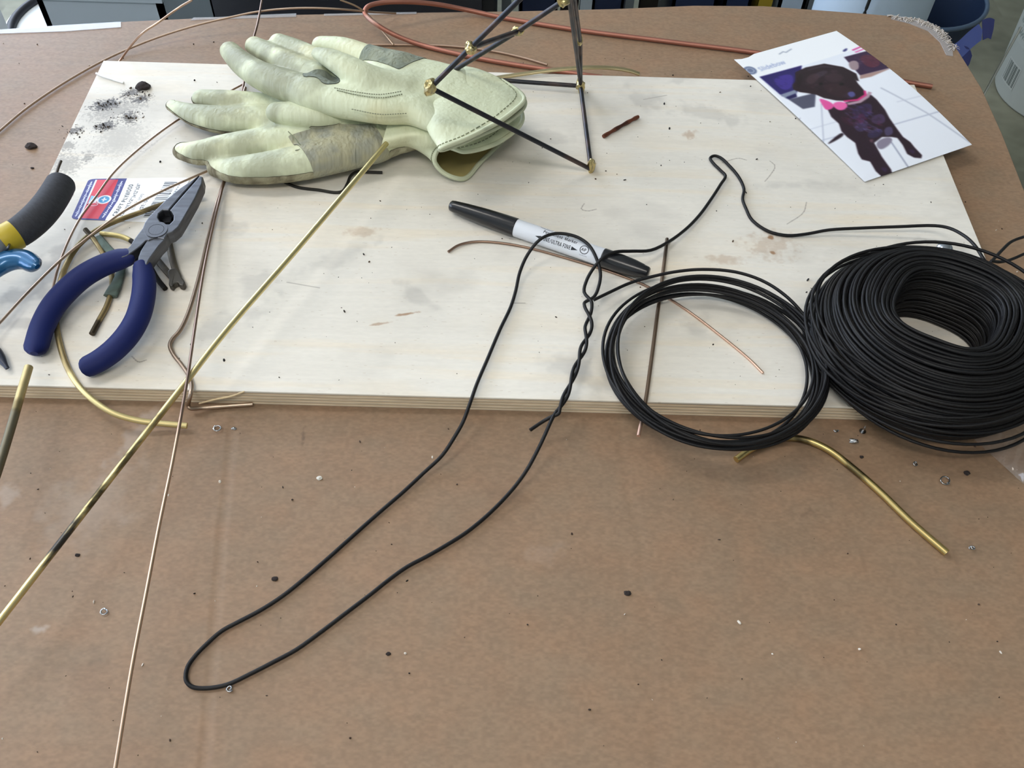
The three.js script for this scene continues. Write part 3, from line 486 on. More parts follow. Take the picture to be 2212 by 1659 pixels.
rod('brass_rod', [[.1282,.0022,.1827],[.1372,.0025,.1757],[.1476,.003,.1702],[.158,.0035,.1684],[.1695,.003,.1695],[.1802,.0025,.175],[.1908,.0022,.1859],[.2026,.0022,.2007],[.2154,.0022,.2193],[.2291,.0022,.2363]], 0.0020, lin(0xcfb87c), [[0.2, 0.42, OLIVE, 0.75], [0.38, 0.46, BURNT, 0.7], [0.64, 0.72, lin(0x5f5640), 0.8]], M_POL, 'bent brass rod on the cardboard in front of the wire coils', 'brass rod');
rod('metal_scrap', [[.0662,.0135,-.0778],[.0754,.0135,-.0865],[.0858,.0135,-.0959],[.0925,.0135,-.1016]], (t) => 0.0014 * (0.95 + 0.12 * Math.sin(t * 23)), lin(0x7a4a38), [[0.3, 0.6, lin(0x4a3028), 0.8]], M_BURN, 'short rusty wire offcut right of the wire frame foot', 'scrap');
rod('metal_scrap', [[-.3046,.0135,-.1339],[-.2989,.0135,-.1307],[-.2922,.0132,-.1281],[-.2822,.013,-.1243]], 0.0009, lin(0xe4e4e2), [], M_DULL, 'short silver offcut at the rear left corner of the board', 'scrap');

// ---------------------------------------------------------------- black annealed wire
const wireTone = (s) => (t, a, p) => { const n = fbm(p.x * 90 + s, p.z * 90, p.y * 60, 3); return mix3([0.006, 0.0065, 0.0085], [0.018, 0.017, 0.017], n); };
const wireM = new THREE.MeshPhysicalMaterial({ color: 0xffffff, vertexColors: true, roughness: 0.46, metalness: 0.2, specularIntensity: 0.6 });
const RW = 0.001;
{ // the big coil, wound turn by turn
  const coil = thing('wire_coil', 'large thick coil of black wire at the right edge of the board', 'wire coil');
  const cx = 0.2435, cz = 0.113, rot = 0.5, turns = []; coil.position.set(cx, BT, cz);
  reseed(77);
  const prof = [[0.031, 0.041], [0.040, 0.0425], [0.049, 0.0395], [0.058, 0.033], [0.0645, 0.025], [0.0675, 0.016], [0.067, 0.007], [0.0635, 0.0012]];
  const at = (s) => { const L = prof.slice(1).map((p, i) => Math.hypot(p[0] - prof[i][0], p[1] - prof[i][1])); let d = s * L.reduce((a, b) => a + b); for (let i = 0; i < L.length; i++) { if (d <= L[i]) return [mix(prof[i][0], prof[i + 1][0], d / L[i]), mix(prof[i][1], prof[i + 1][1], d / L[i])]; d -= L[i]; } return prof[prof.length - 1]; };
  for (let i = 0; i < 42; i++) { const [q, h] = at(i / 41); turns.push([q, h, 0]); }
  for (let i = 0; i < 40; i++) { const [q, h] = at((i + 0.5) / 40); turns.push([q - 0.0016, Math.max(0.001, h - 0.0016), 1]); }
  for (let i = 0; i < 22; i++) turns.push([0.0305 + rr(0, 0.0006), 0.0012 + i * 0.00185, 0]);
  for (let i = 0; i < 20; i++) turns.push([0.0322, 0.002 + i * 0.002, 1]);
  // loose turns: [radius, height, -1, bulge, direction of bulge]
  turns.push([0.0585, 0.029, -1, 0.0145, 3.2], [0.0590, 0.026, -1, 0.0150, 3.05], [0.0560, 0.032, -1, 0.0145, 3.4], [0.0605, 0.020, -1, 0.0115, 2.9], [0.069, 0.008, -1, 0.006, 1.35], [0.0695, 0.005, -1, 0.0075, 1.25], [0.068, 0.011, -1, 0.003, 1.6], [0.066, 0.022, -2, 0.004, 1.9], [0.064, 0.028, -2, 0.004, 2.4]);
  turns.forEach(([q, h, layer, bul = 0, dir = 0], k) => {
    const pts = [], n = 72, sq = 1 - sm(0.03, 0.06, q), a1 = rr(0, 6.3), a2 = rr(0, 6.3), a3 = rr(0, 6.3), am = layer < 0 ? 0.0012 : (q < 0.034 ? 0.0004 : 0.0008);
    const tilt = layer === -2 ? 0.009 : layer < 0 ? 0.003 : 0.0009;
    for (let i = 0; i < n; i++) {
      const th = i / n * Math.PI * 2, c = Math.cos(th), s = Math.sin(th), e = 2.8;
      const sup = Math.pow(Math.pow(Math.abs(c), e) + Math.pow(Math.abs(s), e), -1 / e), shape = mix(1, sup * 0.93, sq);
      const rad = q * shape + am * Math.sin(th + a1) + am * 0.6 * Math.sin(2 * th + a2) + bul * Math.pow(Math.max(0, Math.cos(th + rot - dir)), 2);
      const y = Math.max(0.001, h + 0.0006 * Math.sin(2 * th + a3) + tilt * Math.sin(th + a2));
      pts.push([rad * Math.cos(th + rot) * 1.0, y, rad * Math.sin(th + rot) * 0.93]);
    }
    mesh('wire_turn', sweep(pts, RW * 0.98, { closed: true, smooth: false, radial: 6, color: wireTone(k * 3.7) }), wireM, coil);
  });
  // lead end sticking out behind the coil
  mesh('wire_end', sweep([[.339,.02,.0163],[.3296,.02,.0196],[.3186,.022,.0264],[.3089,.024,.0362],[.301,.026,.045],[.2955,.028,.0512]].map(([x, y, z]) => [x - cx, y - BT, z - cz]), RW, { n: 24, radial: 6, color: wireTone(3) }), wireM, coil);
  mesh('wire_end', sweep([[.3348,.02,.0291],[.3206,.022,.0386],[.3105,.024,.0451],[.3019,.027,.05],[.295,.029,.0515]].map(([x, y, z]) => [x - cx, y - BT, z - cz]), RW, { n: 20, radial: 6, color: wireTone(4) }), wireM, coil);
}
{ // the loose ring of ten turns
  const ring = thing('wire_ring', 'loose ring of thin black wire overhanging the front of the board', 'wire coil');
  const c0 = V([.1188,.019,.1286]); ring.position.set(c0.x, BT, c0.z);
  reseed(31);
  const defs = [];
  for (let k = 0; k < 10; k++) defs.push([0.0563 + (k % 5) * 0.0011 - 0.0012, 0.0022 + k * 0.0011, rr(-0.0022, 0.0014), rr(-0.0016, 0.0030), rr(0, 6.3)]);
  defs.push([0.0535, 0.010, -0.0022, 0.0012, 1.0], [0.0542, 0.0035, -0.0034, 0.001, 2.0], [0.0580, 0.0135, 0.0030, 0.0015, 4.0]);
  defs.forEach(([q, h, dx, dz, ph], k) => {
    const pts = [], n = 96;
    for (let i = 0; i < n; i++) {
      const th = i / n * Math.PI * 2, rad = q + 0.0009 * Math.sin(2 * th + ph) + 0.0006 * Math.sin(3 * th + ph * 2);
      pts.push([rad * Math.cos(th) * 1.03 + dx, Math.max(0.0012, h + 0.0022 * Math.sin(th + ph) + 0.004 * (1 - Math.cos(th - 0.9)) * 0.5), rad * Math.sin(th) * 0.985 + dz]);
    }
    mesh('wire_turn', sweep(pts, RW * 0.95, { closed: true, smooth: false, radial: 6, color: wireTone(k * 5.1) }), wireM, ring);
  });
  mesh('wire_end', sweep([[.0527,.0212,.0853],[.0634,.02,.0771],[.0751,.019,.0688],[.0864,.02,.0647],[.1033,.022,.061],[.1199,.024,.0604],[.1386,.026,.0639],[.1539,.027,.072],[.1658,.027,.0842],[.1744,.026,.099],[.1792,.025,.1152],[.1798,.024,.1329],[.1772,.023,.1485]].map(([x, y, z]) => [x - c0.x, y - BT, z - c0.z]), RW, { n: 70, radial: 7, color: wireTone(9) }), wireM, ring);
}
{ // long wire: lead from the coil, twist, foot-shaped loop, twist back and cut end
  const tc = [[.0495,.018,.084],[.0494,.018,.1015],[.0462,.018,.1174],[.0415,.018,.1328],[.036,.0175,.1506],[.0301,.015,.164]], tcv = new THREE.CatmullRomCurve3(tc.map(V), false, 'centripetal');
  const twist = (ph, up) => { const o = []; for (let i = 0; i <= 26; i++) { const t = i / 26, c = tcv.getPoint(t), T = tcv.getTangent(t), S = new THREE.Vector3(-T.z, 0, T.x).normalize(), a = ph + t * Math.PI * 5.0, r = mix(0.0022, 0.00108, sm(0, 0.7, t)); o.push([c.x + S.x * r * Math.cos(a), c.y + r * 0.55 * Math.sin(a), c.z + S.z * r * Math.cos(a)]); } return up ? o.reverse() : o; };
  const lead = [[.2877,.034,.0575],[.2871,.034,.0536],[.2867,.032,.0413],[.2849,.028,.0282],[.2798,.025,.0189],[.2728,.023,.0149],[.2505,.02,.0135],[.2273,.018,.0136],[.207,.016,.014],[.1922,.014,.0163],[.1803,.0132,.0172],[.1688,.0132,.0138],[.1598,.0132,.0038],[.1572,.0135,-.0064],[.1561,.0135,-.0163],[.1584,.0135,-.0266],[.1562,.0138,-.0384],[.1512,.014,-.0495],[.1462,.014,-.0576],[.1422,.014,-.0594],[.139,.014,-.0568],[.1404,.014,-.0519],[.1446,.014,-.0443],[.1473,.014,-.0387],[.1431,.014,-.03],[.1345,.0138,-.0142],[.1252,.0136,.0012],[.1147,.0142,.0154],[.1029,.0155,.0282],[.09,.018,.0392],[.0776,.022,.0445],[.0664,.0255,.0493],[.0591,.0255,.054],[.0536,.022,.0594],[.0494,.019,.0667],[.0475,.018,.0765]];
  const foot = [[.0268,.0145,.169],[.0238,.012,.1759],[.0195,.0085,.1848],[.0142,.0055,.1948],[.007,.003,.2052],[-.0043,.0016,.2187],[-.0159,.0014,.2303],[-.0272,.0014,.239],[-.0362,.0014,.2452],[-.045,.0014,.2508],[-.0535,.0014,.2581],[-.0618,.0014,.2662],[-.072,.0014,.2756],[-.0819,.0014,.2848],[-.0935,.0014,.2949],[-.1033,.0014,.3012],[-.113,.0014,.3071],[-.1226,.0014,.3123],[-.1317,.0014,.3142],[-.1382,.0014,.3137],[-.1416,.0014,.3108],[-.1423,.0014,.3047],[-.1399,.0014,.2991],[-.1356,.0014,.293],[-.1303,.0014,.2869],[-.1241,.0014,.2826],[-.1142,.0014,.2762],[-.1044,.0014,.2683],[-.0946,.0014,.2582],[-.0827,.0014,.2447],[-.0704,.0014,.2302],[-.0597,.0016,.2181],[-.0509,.0018,.2084],[-.0408,.0025,.1966],[-.0314,.0045,.1864],[-.0252,.0075,.1762],[-.021,.0105,.1684],[-.0176,.0135,.1579],[-.0143,.0145,.1451],[-.0091,.0145,.1277],[-.0023,.0145,.1046],[.0036,.0145,.0869],[.0065,.015,.0738],[.0088,.0165,.0596],[.0134,.0205,.0484],[.0206,.0255,.0403],[.028,.0265,.0361],[.0355,.0265,.0354],[.044,.0265,.0383],[.0507,.0262,.0447],[.055,.0245,.054],[.0575,.021,.0629],[.0562,.019,.0726],[.0529,.0185,.0806]];
  const all = [...lead, ...twist(2.6, false), ...foot, ...twist(2.6 + Math.PI, false), ...[[.0273,.014,.1656],[.0224,.012,.1677],[.0156,.011,.1728]]];
  top('bent_wire', sweep(all, RW * 1.05, { per: 4, radial: 7, color: wireTone(1) }), wireM, 'long black wire twisted on itself and shaped into a foot-like loop', 'wire');
}

// ---------------------------------------------------------------- brazed steel armature
{
  const ar = thing('wire_armature', 'dark steel rod frame brazed with gold joints standing by the gloves', 'wire armature');
  const rodM = new THREE.MeshPhysicalMaterial({ color: 0xffffff, vertexColors: true, roughness: 0.4, metalness: 0.6 });
  const goldM = new THREE.MeshPhysicalMaterial({ color: 0xffffff, vertexColors: true, roughness: 0.3, metalness: 1 });
  const J1 = [-.0467,.098,-.0084], J2 = [.0562,.0145,-.0408], J3 = [.0514,.0175,-.1304], J4 = [-.023,.126,-.0068], J5 = [.0036,.1,-.0664], J6 = [.0298,.13,-.0515], JB = [-.047,.045,-.0957], JH = [-.0146,.0165,-.1365];
  const TA = [.0102,.165,-.004], TB = [.031,.145,-.0433], TC = [.0343,.14,-.0523];
  const steel = (s) => (t, a, p) => { const n = fbm(p.x * 120 + s, p.z * 120, p.y * 120, 3); return mix3([0.028, 0.03, 0.038], [0.11, 0.072, 0.062], sm(0.4, 0.85, n)); };
  const bar = (a, b, s) => mesh('rod', sweep([a, b.map((q, i) => (q + a[i]) / 2), b], 0.0016, { n: 24, radial: 8, color: steel(s) }), rodM, ar);
  bar(J1, J2, 1); bar(J1, J4, 2); bar(J4, TA, 3); bar(J4, J5, 4); bar(JB, J5, 5); bar(J5, J6, 6); bar(J3, JH, 7); bar(J2, J3, 8);
  bar(J3, [.0463,.068,-.1068], 9); bar([.0463,.068,-.1068], TC, 10); bar([J3[0], J3[1] + 0.001, J3[2] - 0.002], TB, 11); bar(J6, TB, 12); bar(JH, JB, 13);
  const gold = (g) => { const p = g.attributes.position, c = []; for (let i = 0; i < p.count; i++) c.push(...mix3([0.58, 0.47, 0.22], [0.30, 0.27, 0.2], sm(0.5, 0.75, fbm(p.getX(i) * 700, p.getY(i) * 700, p.getZ(i) * 700, 2)))); g.setAttribute('color', new THREE.Float32BufferAttribute(c, 3)); return g; };
  const joint = (p, r, sx, sy, sz, s) => mesh('braze_joint', gold(lump(r, sx, sy, sz, s, 0.7, 3).translate(p[0], p[1], p[2])), goldM, ar);
  joint([J1[0], J1[1], J1[2]], 0.0036, 0.9, 1.25, 0.9, 2); joint([J2[0] - 0.0003, J2[1] + 0.003, J2[2] - 0.001], 0.0029, 0.85, 1.7, 0.9, 5); joint(J3, 0.0036, 0.8, 1.4, 0.9, 8); joint(J4, 0.0027, 1, 1.2, 1, 11); joint(J5, 0.0027, 1.2, 0.8, 0.8, 14); joint(J6, 0.003, 1, 1, 1, 17); joint([.0458,.07,-.1058], 0.0022, 0.9, 1.7, 0.9, 20); joint(JH, 0.003, 1, 1, 1, 23);
}

// ---------------------------------------------------------------- leather gloves (implicit surface, meshed on a grid)
function surfaceNets(f, mn, mx, h) {
  const n = [0, 1, 2].map((i) => Math.ceil((mx[i] - mn[i]) / h) + 1), [nx, ny, nz] = n, val = new Float32Array(nx * ny * nz);
  for (let k = 0, q = 0; k < nz; k++) for (let j = 0; j < ny; j++) for (let i = 0; i < nx; i++, q++) val[q] = f(mn[0] + i * h, mn[1] + j * h, mn[2] + k * h);
  const id = new Int32Array(nx * ny * nz).fill(-1), pos = [], nor = [], idx = [], I = (i, j, k) => i + nx * (j + ny * k);
  const C = [[0, 0, 0], [1, 0, 0], [0, 1, 0], [1, 1, 0], [0, 0, 1], [1, 0, 1], [0, 1, 1], [1, 1, 1]], E = [[0, 1], [2, 3], [4, 5], [6, 7], [0, 2], [1, 3], [4, 6], [5, 7], [0, 4], [1, 5], [2, 6], [3, 7]];
  for (let k = 0; k < nz - 1; k++) for (let j = 0; j < ny - 1; j++) for (let i = 0; i < nx - 1; i++) {
    const v = C.map(([a, b, c]) => val[I(i + a, j + b, k + c)]); let neg = 0; for (const q of v) if (q < 0) neg++;
    if (!neg || neg === 8) continue;
    let x = 0, y = 0, z = 0, m = 0;
    for (const [a, b] of E) if ((v[a] < 0) !== (v[b] < 0)) { const t = v[a] / (v[a] - v[b]); x += mix(C[a][0], C[b][0], t); y += mix(C[a][1], C[b][1], t); z += mix(C[a][2], C[b][2], t); m++; }
    const px = mn[0] + (i + x / m) * h, py = mn[1] + (j + y / m) * h, pz = mn[2] + (k + z / m) * h, e = h * 0.7;
    id[I(i, j, k)] = pos.length / 3; pos.push(px, py, pz);
    const g = new THREE.Vector3(f(px + e, py, pz) - f(px - e, py, pz), f(px, py + e, pz) - f(px, py - e, pz), f(px, py, pz + e) - f(px, py, pz - e)).normalize(); nor.push(g.x, g.y, g.z);
  }
  const quad = (a, b, c, d, flip) => { if (a < 0 || b < 0 || c < 0 || d < 0) return; flip ? idx.push(a, c, b, a, d, c) : idx.push(a, b, c, a, c, d); };
  for (let k = 1; k < nz - 1; k++) for (let j = 1; j < ny - 1; j++) for (let i = 1; i < nx - 1; i++) {
    const a = val[I(i, j, k)] < 0;
    if (a !== val[I(i + 1, j, k)] < 0) quad(id[I(i, j - 1, k - 1)], id[I(i, j, k - 1)], id[I(i, j, k)], id[I(i, j - 1, k)], !a);
    if (a !== val[I(i, j + 1, k)] < 0) quad(id[I(i - 1, j, k - 1)], id[I(i - 1, j, k)], id[I(i, j, k)], id[I(i, j, k - 1)], !a);
    if (a !== val[I(i, j, k + 1)] < 0) quad(id[I(i - 1, j - 1, k)], id[I(i, j - 1, k)], id[I(i, j, k)], id[I(i - 1, j, k)], !a);
  }
  return { pos, nor, idx };
}
// split a mesh along field = 0 (new vertices on the line), keep the negative side, push out by off
function clipMesh(m, field, off = 0, keepNeg = true) {
  const F = [], n = m.pos.length / 3, s = keepNeg ? 1 : -1;
  for (let i = 0; i < n; i++) F.push(s * field(m.pos[3 * i], m.pos[3 * i + 1], m.pos[3 * i + 2], m.nor[3 * i + 1]));
  const pos = [], nor = [], idx = [], map = new Map();
  const get = (key, P, N) => { let v = map.get(key); if (v === undefined) { v = pos.length / 3; map.set(key, v); pos.push(P[0] + N[0] * off, P[1] + N[1] * off, P[2] + N[2] * off); nor.push(...N); } return v; };
  const A = (a, i) => [a[3 * i], a[3 * i + 1], a[3 * i + 2]];
  for (let t = 0; t < m.idx.length; t += 3) {
    const tri = [m.idx[t], m.idx[t + 1], m.idx[t + 2]], out = [];
    for (let e = 0; e < 3; e++) {
      const a = tri[e], b = tri[(e + 1) % 3];
      if (F[a] < 0) out.push(get('v' + a, A(m.pos, a), A(m.nor, a)));
      if ((F[a] < 0) !== (F[b] < 0)) { const k = F[a] / (F[a] - F[b]), lo = Math.min(a, b), hi = Math.max(a, b), pa = A(m.pos, a), pb = A(m.pos, b), na = A(m.nor, a), nb = A(m.nor, b); out.push(get(lo + '_' + hi, mix3(pa, pb, k), mix3(na, nb, k))); }
    }
    for (let e = 1; e + 1 < out.length; e++) idx.push(out[0], out[e], out[e + 1]);
  }
  return { pos, nor, idx };
}
function toGeo(m, colour) {
  const g = new THREE.BufferGeometry(); g.setAttribute('position', new THREE.Float32BufferAttribute(m.pos, 3)); g.setAttribute('normal', new THREE.Float32BufferAttribute(m.nor, 3));
  const c = [], uv = []; for (let i = 0; i < m.pos.length; i += 3) { c.push(...colour(m.pos[i], m.pos[i + 1], m.pos[i + 2])); uv.push(m.pos[i] * 10, m.pos[i + 2] * 10 + m.pos[i + 1] * 6); }
  g.setAttribute('color', new THREE.Float32BufferAttribute(c, 3)); g.setAttribute('uv', new THREE.Float32BufferAttribute(uv, 2)); g.setIndex(m.idx); return g;
}
// union of flattened tapering bones; chains: [[x,y,z],radius] lists
function boneField(chains, kk, wr) {
  const C = chains.map(({ p: p0, r: r0, k = 0.8, s = kk }) => { const n = (p0.length - 1) * 3, cv = new THREE.CatmullRomCurve3(p0.map(V)), rv = new THREE.CatmullRomCurve3(r0.map((q, i) => new THREE.Vector3(i * 0.01, q, 0))), p = [], r = []; for (let i = 0; i <= n; i++) { p.push(cv.getPoint(i / n).toArray()); r.push(rv.getPoint(i / n).y); } return { s, k, seg: p.slice(1).map((b, i) => [p[i], b, r[i], r[i + 1]]) }; });
  return (x, y, z) => {
    let d = 1;
    for (const { s, k, seg } of C) {
      let q = 1;
      for (const [a, b, ra, rb] of seg) {
        const bx = b[0] - a[0], by = (b[1] - a[1]) / k, bz = b[2] - a[2], px = x - a[0], py = (y - a[1]) / k, pz = z - a[2];
        const t = clamp((px * bx + py * by + pz * bz) / (bx * bx + by * by + bz * bz));
        q = Math.min(q, (Math.hypot(px - t * bx, py - t * by, pz - t * bz) - mix(ra, rb, t)) * (0.5 + 0.5 * k));
      }
      if (q > d + s) continue;
      const h = Math.max(s - Math.abs(d - q), 0) / s; d = Math.min(d, q) - h * h * s * 0.25;
    }
    if (d < 0.006 && d > -0.006) d += wr * (fbm(x * 34, z * 50, y * 40, 2) - 0.5) + wr * 0.35 * (fbm(x * 210, z * 210, y * 200, 2) - 0.5);
    return d;
  };
}
const inPoly = (poly) => (x, z) => { // signed distance, negative inside
  let d = 1, ins = false;
  for (let i = 0, j = poly.length - 1; i < poly.length; j = i++) {
    const [ax, az] = poly[i], [bx, bz] = poly[j], ex = bx - ax, ez = bz - az, t = clamp(((x - ax) * ex + (z - az) * ez) / (ex * ex + ez * ez));
    d = Math.min(d, Math.hypot(x - ax - ex * t, z - az - ez * t)); if ((az > z) !== (bz > z) && x < (bx - ax) * (z - az) / (bz - az) + ax) ins = !ins;
  }
  return ins ? -d : d;
};
// cuff: closed rings of control points from wrist to opening, lofted with wall thickness
function cuffShape(rings, wall = 0.0013) {
  const N = 56, S = 26, out = { pos: [], nor: [], idx: [] }, R = rings.map((r) => new THREE.CatmullRomCurve3(r.map(V), true, 'centripetal'));
  const cols = []; for (let i = 0; i < N; i++) cols.push(new THREE.CatmullRomCurve3(R.map((c) => c.getPoint(i / N)), false, 'centripetal'));
  for (let j = 0; j <= S; j++) for (let i = 0; i < N; i++) { const p = cols[i].getPoint(j / S); p.y += 0.0016 * (fbm(p.x * 45, p.z * 45, p.y * 60, 2) - 0.5) * sm(0, 0.2, j / S); out.pos.push(p.x, p.y, p.z); }
  for (let j = 0; j < S; j++) for (let i = 0; i < N; i++) { const a = j * N + i, b = j * N + (i + 1) % N; out.idx.push(a, b, a + N, b, b + N, a + N); }
  const g = new THREE.BufferGeometry(); g.setAttribute('position', new THREE.Float32BufferAttribute(out.pos, 3)); g.setIndex(out.idx); g.computeVertexNormals(); out.nor = [...g.attributes.normal.array];
  let cy = [0, 0, 0]; for (let i = 0; i < N; i++) for (let k = 0; k < 3; k++) cy[k] += out.pos[3 * i + k] / N;   // point the normals outward
  const sgn = Math.sign(out.nor[1] * (out.pos[1] - cy[1]) + out.nor[0] * (out.pos[0] - cy[0]) + out.nor[2] * (out.pos[2] - cy[2])) || 1;
  if (sgn < 0) { out.nor = out.nor.map((q) => -q); for (let i = 0; i < out.idx.length; i += 3) [out.idx[i], out.idx[i + 1]] = [out.idx[i + 1], out.idx[i]]; }
  const inn = { pos: out.pos.map((q, i) => q - wall * out.nor[i]), nor: out.nor.map((q) => -q), idx: [] }; for (let i = 0; i < out.idx.length; i += 3) inn.idx.push(out.idx[i + 1], out.idx[i], out.idx[i + 2]);
  const at = (v, i, off) => { const q = (Math.round(v * S) * N + i % N) * 3; return new THREE.Vector3(out.pos[q] + off * out.nor[q], out.pos[q + 1] + off * out.nor[q + 1], out.pos[q + 2] + off * out.nor[q + 2]); };
  const ring = (v, off, n) => new THREE.CatmullRomCurve3([...Array(N)].map((_, i) => at(v, i, off)), true, 'centripetal').getPoints(n);
  return { out, inn, rim: ring(1, -wall / 2, 63).slice(0, 63).map((p) => p.toArray()), line: ring(0.92, 0.0002, 220) };
}
function stitches(pts, every, len, r) { const g = []; for (let i = 0; i + len < pts.length; i += every) g.push(sweep([pts[i].toArray(), pts[i + len].toArray()], r, { smooth: false, radial: 5 })); return mergeGeometries(g); }
const along = (arr, n) => new THREE.CatmullRomCurve3(arr.map(V), false, 'centripetal').getPoints(n);

const leatherBump = dataTex(256, 256, (u, v) => { const n = (0.55 * fbm(u * 60, v * 60, 3, 3) + 0.45 * fbm(u * 14, v * 14, 6, 3)) * 255; return [n, n, n]; }, false);
const leatherM = new THREE.MeshPhysicalMaterial({ color: 0xffffff, vertexColors: true, roughness: 0.55, bumpMap: leatherBump, bumpScale: 0.0006, sheen: 0.2, sheenRoughness: 0.5 });
const suedeM = new THREE.MeshPhysicalMaterial({ color: 0xffffff, vertexColors: true, roughness: 0.98, bumpMap: leatherBump, bumpScale: 0.0016, sheen: 0.3, sheenRoughness: 0.8 });
const innerM = mat(0xa89a62, 0.95), threadM = mat(0x8d9278, 0.8);
const LEATHER = lin(0xd6dcbc), GRIME = lin(0x8d8f76), SUEDE = lin(0x98998a), TANSUEDE = lin(0xaca88c), DARKS = lin(0x6c6450), YEL = lin(0xcfc592);
// dirt ground into the leather: patchy, listed by place [x,z,radius,strength]
const leather = (dirt) => (x, y, z) => {
  let c = mix3(LEATHER, YEL, 0.45 * sm(0.5, 0.75, fbm(x * 28, z * 28, y * 20, 3))); let k = 0.3 * sm(0.5, 0.8, fbm(x * 45 + 7, z * 60, y * 30, 4));
  for (const [dx, dz, r, s] of dirt) { const e = Math.hypot(x - dx, z - dz) / r; if (e < 1.5) k = Math.max(k, s * sm(1.25, 0.3, e + 1.5 * (fbm(x * 130, z * 130, y * 60, 4) - 0.5))); }
  return mix3(c, GRIME, k);
};
const suede = (a, b, sd) => (x, y, z) => mix3(a, b, sm(0.3, 0.75, fbm(x * 140 + sd, z * 140, y * 140, 4)));

function glove(def) {
  const g = thing('work_glove', def.label, 'glove', 'work gloves');
  const f = boneField(def.chains, 0.004, 0.0006), m = surfaceNets(f, def.mn, def.mx, 0.0017);
  let body = m;
  for (const p of def.patches) {
    const piece = clipMesh(m, p.field, p.off || 0.0004); body = clipMesh(body, p.field, 0, false);
    const o = mesh(p.name, toGeo(piece, p.colour), suedeM, g); if (p.label) o.userData.label = p.label;
  }
  mesh('leather_body', toGeo(body, leather(def.dirt)), leatherM, g);
  const c = cuffShape(def.cuff), o = mesh('cuff', toGeo(c.out, leather(def.dirt)), leatherM, g);
  const ig = toGeo(c.inn, () => [1, 1, 1]); mesh('cuff_lining', ig, innerM, o);
  mesh('hem', sweep(c.rim, 0.0016, { closed: true, n: 120, radial: 8, color: (t, a, p) => leather(def.dirt)(p.x, p.y, p.z) }), leatherM, o);
  mesh('stitching', stitches(c.line, 3, 2, 0.00035), threadM, o);
  for (const s of def.seams) mesh('stitching', stitches(along(s, Math.round(s.length * 22)), 3, 2, 0.00035), threadM, g);
  return g;
}
const low = (pts) => { const c = along(pts, 60).map((p) => p.toArray()); return (x, y, z) => { let b = 1, h = 0; for (const p of c) { const d = (p[0] - x) ** 2 + (p[2] - z) ** 2; if (d < b) { b = d; h = p[1]; } } return h; }; };
